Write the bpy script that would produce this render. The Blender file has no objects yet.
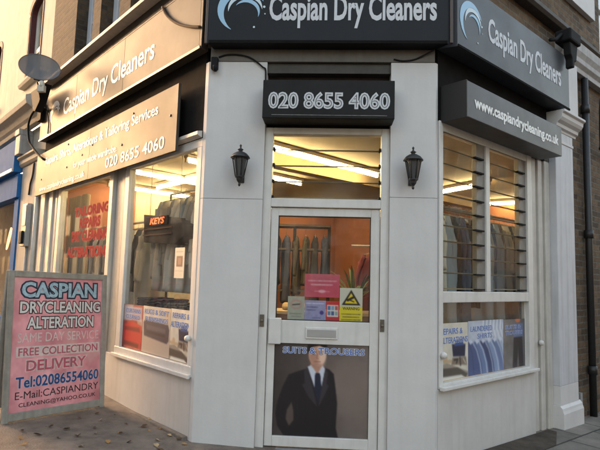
import bpy, bmesh, math, random
import numpy as np
from mathutils import Vector, Matrix

random.seed(7)
S = math.sqrt(0.5)
XL, XR = -1.085, 0.880           # the two ends of the chamfered corner wall
SLOPE = -0.045                   # the pavement falls to the right
scene = bpy.context.scene
C = scene.collection

# ------------------------------------------------------------------ camera
def camera():
    cd = bpy.data.cameras.new('camera'); co = bpy.data.objects.new('camera', cd); C.objects.link(co)
    p, r, y = math.radians(5.84), math.radians(1.62), math.radians(-3.22)
    fwd = Vector((math.sin(y)*math.cos(p), math.cos(y)*math.cos(p), math.sin(p)))
    r0 = Vector((math.cos(y), -math.sin(y), 0)); u0 = r0.cross(fwd)
    right = math.cos(r)*r0 + math.sin(r)*u0
    up = -math.sin(r)*r0 + math.cos(r)*u0
    m = Matrix((right, up, -fwd)).transposed().to_4x4()
    m.translation = (0, -4.4, 1.40)
    co.matrix_world = m
    cd.sensor_width = 36; cd.lens = 36*526.0/600.0
    cd.clip_start = .05; cd.clip_end = 500
    scene.camera = co
camera()

# ------------------------------------------------------------------ light
SUN_EL, SUN_DIR = 14.0, Vector((-0.887, 0.462, 0)).normalized()
w = bpy.data.worlds.new('World'); scene.world = w; w.use_nodes = True
wn = w.node_tree.nodes; wl = w.node_tree.links
sky = wn.new('ShaderNodeTexSky'); sky.sky_type = 'NISHITA'; sky.sun_disc = False
sky.sun_elevation = math.radians(SUN_EL)
sky.sun_rotation = math.atan2(SUN_DIR.x, SUN_DIR.y)
sky.air_density = 1.0; sky.dust_density = 2.5; sky.ozone_density = 1.0
tint = wn.new('ShaderNodeMix'); tint.data_type = 'RGBA'; tint.blend_type = 'MULTIPLY'; tint.inputs[0].default_value = 1
tint.inputs[7].default_value = (1.26, .985, .755, 1)           # hazy dusk air takes some blue out of the sky
wl.new(sky.outputs[0], tint.inputs[6]); wl.new(tint.outputs[2], wn['Background'].inputs[0]); wn['Background'].inputs[1].default_value = 0.15
sd = bpy.data.lights.new('sun', 'SUN'); sd.energy = 0.5; sd.angle = math.radians(14); sd.color = (1.0, .57, .27)
so = bpy.data.objects.new('sun', sd); C.objects.link(so)
dirv = -(SUN_DIR*math.cos(math.radians(SUN_EL)) + Vector((0, 0, math.sin(math.radians(SUN_EL)))))
so.rotation_euler = dirv.to_track_quat('-Z', 'Y').to_euler(); so.location = (-20, 8, 12)
scene.view_settings.view_transform = 'Standard'; scene.view_settings.look = 'None'
scene.view_settings.exposure = 2.82; scene.view_settings.gamma = 1
scene.view_settings.use_curve_mapping = False
scene.cycles.use_denoising = True
scene.cycles.max_bounces = 10; scene.cycles.transparent_max_bounces = 40
scene.cycles.sample_clamp_indirect = 6

# ------------------------------------------------------------------ frames
class Frame:
    """a wall's own axes: x to the viewer's right, y into the wall, z up"""
    def __init__(s, ox, oy, ang):
        s.m = Matrix.Translation((ox, oy, 0)) @ Matrix.Rotation(math.radians(ang), 4, 'Z')
    def __call__(s, x, y, z): return s.m @ Vector((x, y, z))
FR = Frame(0, 0, 0)              # corner wall
LW = Frame(XL, 0, -45)           # left street wall: x runs from negative to 0 at the corner
RW = Frame(XR, 0, 45)            # right street wall: x runs from 0 at the corner
def ground(x): return SLOPE*x
def gz(P): return SLOPE*P[0]

# ------------------------------------------------------------------ materials
MATS = {}
def s2l(c):
    c = np.asarray(c, float)/255.0
    return np.where(c <= .04045, c/12.92, ((c+.055)/1.055)**2.4)
def mat(name, col, rough=.5, metal=0, spec=.5, var=0, vscale=6, bump=0, bscale=60, emit=None, estr=0, coat=0, streak=0, var_col=None, coat_rough=.1):
    if name in MATS: return MATS[name]
    m = bpy.data.materials.new(name); m.use_nodes = True; MATS[name] = m
    N, K = m.node_tree.nodes, m.node_tree.links
    b = N['Principled BSDF']
    b.inputs['Base Color'].default_value = (*col, 1); b.inputs['Roughness'].default_value = rough
    b.inputs['Metallic'].default_value = metal; b.inputs['Specular IOR Level'].default_value = spec
    b.inputs['Coat Weight'].default_value = coat; b.inputs['Coat Roughness'].default_value = coat_rough
    if emit: b.inputs['Emission Color'].default_value = (*emit, 1); b.inputs['Emission Strength'].default_value = estr
    if var or bump or streak: g = N.new('ShaderNodeNewGeometry')
    last = None
    if var:
        t = N.new('ShaderNodeTexNoise'); t.inputs['Scale'].default_value = vscale; t.inputs['Detail'].default_value = 6; t.inputs['Roughness'].default_value = .65
        K.new(g.outputs['Position'], t.inputs['Vector'])
        r = N.new('ShaderNodeMapRange'); r.inputs[1].default_value = .35; r.inputs[2].default_value = .7
        K.new(t.outputs['Fac'], r.inputs[0])
        x = N.new('ShaderNodeMix'); x.data_type = 'RGBA'
        vc = var_col if var_col else tuple(c*(1-var) for c in col)
        x.inputs[6].default_value = (*col, 1); x.inputs[7].default_value = (*vc, 1)
        K.new(r.outputs[0], x.inputs[0]); K.new(x.outputs[2], b.inputs['Base Color']); last = x.outputs[2]
        rr = N.new('ShaderNodeMapRange'); rr.inputs[3].default_value = max(0, rough-.08); rr.inputs[4].default_value = min(1, rough+.12)
        K.new(t.outputs['Fac'], rr.inputs[0]); K.new(rr.outputs[0], b.inputs['Roughness'])
    if streak:                       # rain streaks: noise stretched down the wall
        mp = N.new('ShaderNodeMapping'); mp.inputs['Scale'].default_value = (14, 14, .9)
        K.new(g.outputs['Position'], mp.inputs['Vector'])
        t = N.new('ShaderNodeTexNoise'); t.inputs['Scale'].default_value = 1.0; t.inputs['Detail'].default_value = 5
        K.new(mp.outputs[0], t.inputs['Vector'])
        r = N.new('ShaderNodeMapRange'); r.inputs[1].default_value = .48; r.inputs[2].default_value = .75; r.inputs[4].default_value = streak
        K.new(t.outputs['Fac'], r.inputs[0])
        x = N.new('ShaderNodeMix'); x.data_type = 'RGBA'
        if last: K.new(last, x.inputs[6])
        else: x.inputs[6].default_value = (*col, 1)
        x.inputs[7].default_value = (col[0]*.45, col[1]*.42, col[2]*.38, 1)
        K.new(r.outputs[0], x.inputs[0]); K.new(x.outputs[2], b.inputs['Base Color'])
    if bump:
        t = N.new('ShaderNodeTexNoise'); t.inputs['Scale'].default_value = bscale; t.inputs['Detail'].default_value = 5
        K.new(g.outputs['Position'], t.inputs['Vector'])
        u = N.new('ShaderNodeBump'); u.inputs['Strength'].default_value = bump; u.inputs['Distance'].default_value = .01
        K.new(t.outputs['Fac'], u.inputs['Height']); K.new(u.outputs[0], b.inputs['Normal'])
    return m
def brick_mat(name, ang, c1, c2, mortar, sc=1.0, bw=.225, bh=.075, ms=.010, floor=False, rough=.9):
    m = bpy.data.materials.new(name); m.use_nodes = True; MATS[name] = m
    N, K = m.node_tree.nodes, m.node_tree.links; b = N['Principled BSDF']
    g = N.new('ShaderNodeNewGeometry'); mp = N.new('ShaderNodeMapping'); mp.vector_type = 'POINT'
    mp.inputs['Rotation'].default_value = (0, 0, math.radians(-ang)); K.new(g.outputs['Position'], mp.inputs['Vector'])
    if floor: vec = mp.outputs[0]
    else:
        sp = N.new('ShaderNodeSeparateXYZ'); K.new(mp.outputs[0], sp.inputs[0])
        ad = N.new('ShaderNodeMath'); ad.operation = 'ADD'; K.new(sp.outputs[0], ad.inputs[0]); K.new(sp.outputs[1], ad.inputs[1])
        cb = N.new('ShaderNodeCombineXYZ'); K.new(ad.outputs[0], cb.inputs[0]); K.new(sp.outputs[2], cb.inputs[1]); vec = cb.outputs[0]
    # slight wobble so that the courses are not ruled lines
    nz = N.new('ShaderNodeTexNoise'); nz.inputs['Scale'].default_value = 9; K.new(g.outputs['Position'], nz.inputs['Vector'])
    vs = N.new('ShaderNodeVectorMath'); vs.operation = 'SCALE'; vs.inputs[3].default_value = .012; K.new(nz.outputs['Color'], vs.inputs[0])
    va = N.new('ShaderNodeVectorMath'); va.operation = 'ADD'; K.new(vec, va.inputs[0]); K.new(vs.outputs[0], va.inputs[1])
    t = N.new('ShaderNodeTexBrick'); t.inputs['Scale'].default_value = sc; t.inputs['Brick Width'].default_value = bw
    t.inputs['Row Height'].default_value = bh; t.inputs['Mortar Size'].default_value = ms; t.inputs['Mortar Smooth'].default_value = .3; t.inputs['Bias'].default_value = -.1
    t.inputs['Color1'].default_value = (*c1, 1); t.inputs['Color2'].default_value = (*c2, 1); t.inputs['Mortar'].default_value = (*mortar, 1)
    K.new(va.outputs[0], t.inputs['Vector'])
    n2 = N.new('ShaderNodeTexNoise'); n2.inputs['Scale'].default_value = 3 if floor else 14; n2.inputs['Detail'].default_value = 8; n2.inputs['Roughness'].default_value = .7
    K.new(g.outputs['Position'], n2.inputs['Vector'])
    mr = N.new('ShaderNodeMapRange'); mr.inputs[1].default_value = .3; mr.inputs[2].default_value = .7; mr.inputs[3].default_value = .55; mr.inputs[4].default_value = 1.25
    K.new(n2.outputs['Fac'], mr.inputs[0])
    x = N.new('ShaderNodeVectorMath'); x.operation = 'SCALE'; K.new(t.outputs['Color'], x.inputs[0]); K.new(mr.outputs[0], x.inputs[3])
    K.new(x.outputs[0], b.inputs['Base Color']); b.inputs['Roughness'].default_value = rough
    n3 = N.new('ShaderNodeTexNoise'); n3.inputs['Scale'].default_value = 90; n3.inputs['Detail'].default_value = 4; K.new(g.outputs['Position'], n3.inputs['Vector'])
    hm = N.new('ShaderNodeMath'); hm.operation = 'MULTIPLY_ADD'; hm.inputs[1].default_value = -1.0
    K.new(t.outputs['Fac'], hm.inputs[0]); K.new(n3.outputs['Fac'], hm.inputs[2])
    u = N.new('ShaderNodeBump'); u.inputs['Strength'].default_value = .6; u.inputs['Distance'].default_value = .006
    K.new(hm.outputs[0], u.inputs['Height']); K.new(u.outputs[0], b.inputs['Normal'])
    return m
def glass_mat(name, tint=(.96, .97, .96), dirt_veil=.05, refl=1.0):
    m = bpy.data.materials.new(name); m.use_nodes = True; MATS[name] = m
    N, K = m.node_tree.nodes, m.node_tree.links
    for n in list(N):
        if n.type == 'BSDF_PRINCIPLED': N.remove(n)
    out = [n for n in N if n.type == 'OUTPUT_MATERIAL'][0]
    tr = N.new('ShaderNodeBsdfTransparent'); tr.inputs[0].default_value = (*tint, 1)
    gl = N.new('ShaderNodeBsdfGlossy'); gl.inputs[1].default_value = .015
    di = N.new('ShaderNodeBsdfDiffuse'); di.inputs[0].default_value = (.6, .58, .54, 1)
    g = N.new('ShaderNodeNewGeometry')
    dt = N.new('ShaderNodeVectorMath'); dt.operation = 'DOT_PRODUCT'; K.new(g.outputs['Normal'], dt.inputs[0]); K.new(g.outputs['Incoming'], dt.inputs[1])
    ab = N.new('ShaderNodeMath'); ab.operation = 'ABSOLUTE'; K.new(dt.outputs['Value'], ab.inputs[0])
    om = N.new('ShaderNodeMath'); om.operation = 'SUBTRACT'; om.inputs[0].default_value = 1; K.new(ab.outputs[0], om.inputs[1])
    pw = N.new('ShaderNodeMath'); pw.operation = 'POWER'; pw.inputs[1].default_value = 5; K.new(om.outputs[0], pw.inputs[0])
    fr = N.new('ShaderNodeMath'); fr.operation = 'MULTIPLY_ADD'; fr.inputs[1].default_value = .96*refl; fr.inputs[2].default_value = .04*refl; K.new(pw.outputs[0], fr.inputs[0])
    t = N.new('ShaderNodeTexNoise'); t.inputs['Scale'].default_value = 4; t.inputs['Detail'].default_value = 7; K.new(g.outputs['Position'], t.inputs['Vector'])
    mr = N.new('ShaderNodeMapRange'); mr.inputs[1].default_value = .4; mr.inputs[2].default_value = .8; mr.inputs[4].default_value = dirt_veil; K.new(t.outputs['Fac'], mr.inputs[0])
    mx0 = N.new('ShaderNodeMixShader'); K.new(mr.outputs[0], mx0.inputs[0]); K.new(tr.outputs[0], mx0.inputs[1]); K.new(di.outputs[0], mx0.inputs[2])
    mx = N.new('ShaderNodeMixShader'); K.new(fr.outputs[0], mx.inputs[0]); K.new(mx0.outputs[0], mx.inputs[1]); K.new(gl.outputs[0], mx.inputs[2])
    K.new(mx.outputs[0], out.inputs[0])
    return m
def paint_mat():
    m = bpy.data.materials.new('printed_picture'); m.use_nodes = True; MATS['print'] = m
    N, K = m.node_tree.nodes, m.node_tree.links; b = N['Principled BSDF']
    a = N.new('ShaderNodeAttribute'); a.attribute_name = 'print'
    K.new(a.outputs['Color'], b.inputs['Base Color']); b.inputs['Roughness'].default_value = .45
    return m
paint_mat()
WALLW = mat('white_painted_render', (.62, .61, .60), .6, var=.12, vscale=1.7, bump=.08, bscale=45, streak=.07)
LOWW = mat('white_painted_stallriser', (.60, .585, .56), .55, var=.14, vscale=2.2, bump=.06, bscale=40, streak=.18)
UPVC = mat('white_upvc', (.66, .65, .62), .35, var=.10, vscale=8, streak=.22)
CREAMP = mat('old_white_gloss_paint', (.60, .575, .52), .4, var=.16, vscale=7, streak=.4)
CREAM = mat('cream_masonry_paint', (.46, .425, .355), .8, var=.08, vscale=4, bump=.15, bscale=50, streak=.25)
STONE = mat('grey_painted_stone', (.42, .41, .40), .7, var=.2, vscale=8, bump=.12, streak=.5)
BLACK = mat('black_boarding', (.010, .0095, .009), .9, spec=.12, var=.3, vscale=10)
SLATE = mat('slate_black_sign_panel', (.0085, .0095, .0125), .42, spec=.22, var=.15, vscale=3)
SLATEG = mat('slate_grey_sign_panel', (.050, .053, .060), .40, spec=.35, var=.12, vscale=3)
SLATEL = mat('sun_glare_sign_panel', (.060, .050, .040), .58, spec=.4, var=.2, vscale=1.6)  # dark slate board, its colour lifted and warmed for low sun glare
SIGNLET = mat('silver_grey_sign_lettering', (.55, .57, .60), .5)
SIGNWHITE = mat('white_sign_lettering', (.78, .78, .76), .45)
SKYBLUE = mat('pale_blue_sign_vinyl', (.30, .50, .68), .45)
IRON = mat('black_painted_iron', (.018, .018, .018), .45, var=.3, vscale=30)
PLASTB = mat('black_plastic', (.012, .012, .013), .8, spec=.2)
SLOTM = mat('worn_brass', (.18, .16, .13), .4, metal=.8)
ALU = mat('dull_aluminium', (.25, .24, .22), .5, metal=.3, var=.15, vscale=20)
GREYM = mat('grey_plastic', (.33, .33, .32), .5, var=.15, vscale=20)
LEAD = mat('cream_painted_flashing', (.62, .57, .48), .6, var=.12, vscale=8, streak=.3)
DARKW = mat('dark_stained_timber', (.045, .035, .028), .6, var=.3, vscale=14)
BLUE = mat('bright_blue_paint', (.028, .15, .40), .85, spec=.12, var=.12, vscale=6)
MAROON = mat('maroon_gloss_paint', (.075, .014, .016), .75, var=.2, vscale=10)
TERRA = mat('terracotta_wall_paint', (.24, .088, .038), .8, var=.15, vscale=3)
CEILM = mat('cream_ceiling_paint', (.25, .185, .105), .8, var=.2, vscale=2)
FLOORM = mat('brown_vinyl_floor', (.14, .09, .06), .5, var=.3, vscale=5)
TUBE = mat('lit_fluorescent_tube', (1, .9, .7), .5, emit=(1.0, .73, .36), estr=15)
GLASS = glass_mat('window_glass', dirt_veil=.085); GLASSD = glass_mat('louvre_glass', (.93, .95, .93), .06, .7); GLASSB = glass_mat('dusty_window_glass', (.9, .9, .88), .10, .3)  # extra dirt on the window panes stands in for a veil of reflections
GEDGE = mat('louvre_glass_edge', (.20, .165, .095), .4, var=.4, vscale=5)
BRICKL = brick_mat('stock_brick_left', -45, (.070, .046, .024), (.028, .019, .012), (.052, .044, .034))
BRICKR = brick_mat('stock_brick_right', 45, (.16, .10, .052), (.050, .033, .022), (.12, .105, .08))
BRICKO = brick_mat('stock_brick_opposite', -45, (.065, .046, .036), (.045, .033, .027), (.06, .053, .046))
TARMAC = mat('pavement_tarmac', (.21, .17, .135), .9, var=.5, vscale=5.5, bump=.9, bscale=75)
ROADM = mat('road_asphalt', (.075, .073, .07), .9, var=.3, vscale=2, bump=.5, bscale=120)
FLAGS = brick_mat('paving_flags', 45, (.20, .178, .15), (.125, .11, .095), (.035, .03, .026), bw=.62, bh=.46, ms=.012, floor=True, rough=.8)
KERBM = mat('granite_kerb', (.26, .25, .24), .8, var=.3, vscale=20, bump=.2)
LEAFM = [mat('dry_leaf_ochre', (.34, .19, .07), .8, var=.3, vscale=60), mat('dry_leaf_brown', (.11, .060, .030), .8, var=.3, vscale=60), mat('dry_leaf_pale', (.48, .34, .19), .8, var=.3, vscale=60)]
DISHM = mat('grey_perforated_dish', (.15, .15, .155), .6, spec=.3)
_n, _k = DISHM.node_tree.nodes, DISHM.node_tree.links           # holes too fine to draw: part of the light passes
_t = _n.new('ShaderNodeBsdfTransparent'); _m = _n.new('ShaderNodeMixShader'); _m.inputs[0].default_value = .22
_o = [q for q in _n if q.type == 'OUTPUT_MATERIAL'][0]; _k.new(_n['Principled BSDF'].outputs[0], _m.inputs[1]); _k.new(_t.outputs[0], _m.inputs[2]); _k.new(_m.outputs[0], _o.inputs[0])
BEIGE = mat('beige_plastic', (.52, .48, .40), .5)
PAPER = mat('white_paper', (.74, .73, .70), .8)

# ------------------------------------------------------------------ mesh helpers
class MB:
    def __init__(s): s.v, s.f, s.mi, s.sm = [], [], [], []
    def add(s, vs, fs, mi=0, smooth=False):
        o = len(s.v); s.v += [Vector(v) for v in vs]
        for f in fs: s.f.append([i+o for i in f]); s.mi.append(mi); s.sm.append(smooth)
        return s
    def box(s, F, x0, x1, y0, y1, z0, z1, mi=0):
        p = [F(x, y, z) for z in (z0, z1) for y in (y0, y1) for x in (x0, x1)]
        return s.add(p, [(0, 2, 3, 1), (4, 5, 7, 6), (0, 1, 5, 4), (2, 6, 7, 3), (0, 4, 6, 2), (1, 3, 7, 5)], mi)
    def prism_xz(s, F, pts, y0, y1, mi=0):         # outline in the wall plane, given depth
        n = len(pts); vs = [F(x, y0, z) for x, z in pts] + [F(x, y1, z) for x, z in pts]
        a = sum(pts[i][0]*pts[(i+1) % n][1]-pts[(i+1) % n][0]*pts[i][1] for i in range(n))
        fr, bk = list(range(n)), list(range(2*n-1, n-1, -1))
        sides = [(i, i+n, (i+1) % n+n, (i+1) % n) for i in range(n)]
        if a < 0: fr.reverse(); bk.reverse(); sides = [tuple(reversed(q)) for q in sides]
        return s.add(vs, [fr, bk]+sides, mi)
    def prism_xy(s, pts, z0, z1, mi=0, F=FR):       # plan outline, given heights (z may be functions of the point)
        n = len(pts); g0 = z0 if callable(z0) else (lambda x, y: z0); g1 = z1 if callable(z1) else (lambda x, y: z1)
        vs = [F(x, y, g0(x, y)) for x, y in pts]+[F(x, y, g1(x, y)) for x, y in pts]
        a = sum(pts[i][0]*pts[(i+1) % n][1]-pts[(i+1) % n][0]*pts[i][1] for i in range(n))
        bt, tp = list(range(n-1, -1, -1)), list(range(n, 2*n)); sides = [(i, (i+1) % n, (i+1) % n+n, i+n) for i in range(n)]
        if a < 0: bt.reverse(); tp.reverse(); sides = [tuple(reversed(q)) for q in sides]
        return s.add(vs, [bt, tp]+sides, mi)
    def profile(s, F, prof, x0, x1, mi=0):          # (y,z) profile run along x
        n = len(prof); vs = [F(x0, y, z) for y, z in prof]+[F(x1, y, z) for y, z in prof]
        a = sum(prof[i][0]*prof[(i+1) % n][1]-prof[(i+1) % n][0]*prof[i][1] for i in range(n))
        c0, c1 = list(range(n)), list(range(2*n-1, n-1, -1)); sides = [(i, i+n, (i+1) % n+n, (i+1) % n) for i in range(n)]
        if a > 0: c0.reverse(); c1.reverse(); sides = [tuple(reversed(q)) for q in sides]
        return s.add(vs, [c0, c1]+sides, mi)
    def tube(s, pts, r, seg=8, mi=0, cap=True):
        pts = [Vector(p) for p in pts]; n = len(pts); vs, fs = [], []
        rr = r if isinstance(r, (list, tuple)) else [r]*n
        t0 = (pts[1]-pts[0]).normalized(); a = t0.orthogonal().normalized()
        for i, p in enumerate(pts):
            t = ((pts[min(i+1, n-1)]-pts[max(i-1, 0)])).normalized()
            a = (a-t*a.dot(t)).normalized(); b = t.cross(a)
            for k in range(seg):
                q = 2*math.pi*k/seg; vs.append(p+(a*math.cos(q)+b*math.sin(q))*rr[i])
        for i in range(n-1):
            for k in range(seg): fs.append((i*seg+k, i*seg+(k+1) % seg, (i+1)*seg+(k+1) % seg, (i+1)*seg+k))
        if cap: fs.append(list(range(seg-1, -1, -1))); fs.append([(n-1)*seg+k for k in range(seg)])
        return s.add(vs, fs, mi, True)
    def cable(s, pts, r, seg=8, mi=0):
        P = [Vector(p) for p in pts]; Q = [P[0]*2-P[1]]+P+[P[-1]*2-P[-2]]; out = []
        for i in range(1, len(Q)-2):
            a, b, c, d = Q[i-1:i+3]
            for k in range(7):
                t = k/7; out.append(.5*((2*b)+(c-a)*t+(2*a-5*b+4*c-d)*t*t+(3*b-a-3*c+d)*t**3))
        out.append(P[-1]); return s.tube(out, r, seg, mi)
    def lathe(s, c, prof, seg=16, mi=0, smooth=True, axis=None, ph=0):
        """rings of (radius, height) about an upright axis through c (or about the given axis)"""
        c = Vector(c); ax = Vector(axis or (0, 0, 1)).normalized(); a = ax.orthogonal().normalized(); b = ax.cross(a)
        n = len(prof); vs = []; fs = []
        for r, h in prof:
            for k in range(seg):
                q = 2*math.pi*k/seg+ph; vs.append(c+ax*h+(a*math.cos(q)+b*math.sin(q))*r)
        for i in range(n-1):
            for k in range(seg): fs.append((i*seg+k, i*seg+(k+1) % seg, (i+1)*seg+(k+1) % seg, (i+1)*seg+k))
        fs.append(list(range(seg-1, -1, -1))); fs.append([(n-1)*seg+k for k in range(seg)])
        return s.add(vs, fs, mi, smooth)
    def link(s, name, mats, parent=None, bevel=0, origin=None):
        if not isinstance(mats, (list, tuple)): mats = [mats]
        me = bpy.data.meshes.new(name); o = bpy.data.objects.new(name, me); C.objects.link(o)
        if parent is not None: inv = parent.matrix_world.inverted()
        else:
            if origin is None:
                xs = [v.x for v in s.v]; ys = [v.y for v in s.v]; zs = [v.z for v in s.v]
                origin = Vector(((min(xs)+max(xs))/2, (min(ys)+max(ys))/2, min(zs)))
            inv = Matrix.Translation(-Vector(origin)); o.location = origin
        me.from_pydata([inv @ v for v in s.v], [], s.f)
        for m in mats: me.materials.append(m)
        me.polygons.foreach_set('material_index', s.mi); me.polygons.foreach_set('use_smooth', s.sm); me.update()
        if parent is not None: o.parent = parent
        else: o.matrix_world = Matrix.Translation(origin)
        if bevel:
            b = o.modifiers.new('edge', 'BEVEL'); b.width = bevel; b.segments = 2; b.limit_method = 'ANGLE'; b.angle_limit = math.radians(40)
        # children of a part need its matrix right away
        o.matrix_world = (parent.matrix_world.copy() if parent is not None else Matrix.Translation(origin))
        return o
def tag(o, label, cat, group=None, kind=None):
    o['label'] = label; o['category'] = cat
    if group: o['group'] = group
    if kind: o['kind'] = kind
    return o
def struct(o): o['kind'] = 'structure'; return o
def thing(name, P, label, cat, group=None):
    o = bpy.data.objects.new(name, None); C.objects.link(o); o.empty_display_size = .1
    o.location = P; o.matrix_world = Matrix.Translation(P)
    return tag(o, label, cat, group)
def box(name, m, parent, F, x0, x1, y0, y1, z0, z1, bevel=.003):
    return MB().box(F, x0, x1, y0, y1, z0, z1).link(name, m, parent, bevel)
_txt = {}
def glyphs(body, off=0.0, space=1.0):
    k = (body, off, space)
    if k in _txt: return _txt[k]
    cu = bpy.data.curves.new('t', 'FONT'); cu.body = body; cu.offset = off; cu.resolution_u = 3; cu.space_character = space
    o = bpy.data.objects.new('t', cu); C.objects.link(o)
    bpy.context.view_layer.update()
    ev = o.evaluated_get(bpy.context.evaluated_depsgraph_get()); me = ev.to_mesh()
    vs = [(v.co.x, v.co.y) for v in me.vertices]; fs = [tuple(p.vertices) for p in me.polygons]
    ev.to_mesh_clear(); bpy.data.objects.remove(o); bpy.data.curves.remove(cu)
    _txt[k] = (vs, fs); return _txt[k]
def text(name, parent, m, F, body, x0, x1, z0, z1, y, th=.0025, off=0.0, ref=None, shear=0, space=1.0, rise=0):
    """lettering as thin raised geometry filling x0..x1, z0..z1 on the plane y of frame F"""
    vs, fs = glyphs(body, off, space)
    rv = glyphs(body, ref, space)[0] if ref is not None else vs
    ax, bx = min(v[0] for v in rv), max(v[0] for v in rv); az, bz = min(v[1] for v in rv), max(v[1] for v in rv)
    q = lambda v, d: F(x0+(v[0]-ax)/(bx-ax)*(x1-x0)+shear*(v[1]-az), y+d, z0+(v[1]-az)/(bz-az)*(z1-z0)+rise*(v[0]-ax)/(bx-ax))
    # one mesh per word: outlines grouped by the gaps between them
    par = list(range(len(vs)))
    def root(a):
        while par[a] != a: par[a] = par[par[a]]; a = par[a]
        return a
    for f in fs:
        for a in f[1:]: par[root(a)] = root(f[0])
    isl = {}
    for f in fs: isl.setdefault(root(f[0]), []).append(f)
    spans = sorted((min(vs[a][0] for f in g for a in f), max(vs[a][0] for f in g for a in f), k) for k, g in isl.items())
    words, end = [], -9
    for lo, hi, k in spans:
        if lo-end > .17: words.append([])
        words[-1].extend(isl[k]); end = max(end, hi)
    first = None
    for wf in words:
        ids = sorted({a for f in wf for a in f}); re_ = {a: i for i, a in enumerate(ids)}; wv = [vs[a] for a in ids]; wfs = [tuple(re_[a] for a in f) for f in wf]
        n = len(wv); b = MB(); b.add([q(v, -th) for v in wv], wfs)
        cnt = {}
        for f in wfs:
            for i in range(len(f)): e = tuple(sorted((f[i], f[(i+1) % len(f)]))); cnt[e] = cnt.get(e, 0)+1
        sides = [(f[(i+1) % len(f)], f[i], f[i]+n, f[(i+1) % len(f)]+n) for f in wfs for i in range(len(f)) if cnt[tuple(sorted((f[i], f[(i+1) % len(f)])))] == 1]
        b.add([q(v, -th) for v in wv]+[q(v, 0) for v in wv], sides)
        o = b.link(name, m, parent); first = first or o
    return first
def copy_tree(o, parent=None):
    c = o.copy(); C.objects.link(c)
    if parent is not None: c.parent = parent; c.matrix_parent_inverse = o.matrix_parent_inverse.copy()
    for ch in list(o.children): copy_tree(ch, c)
    return c

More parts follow.
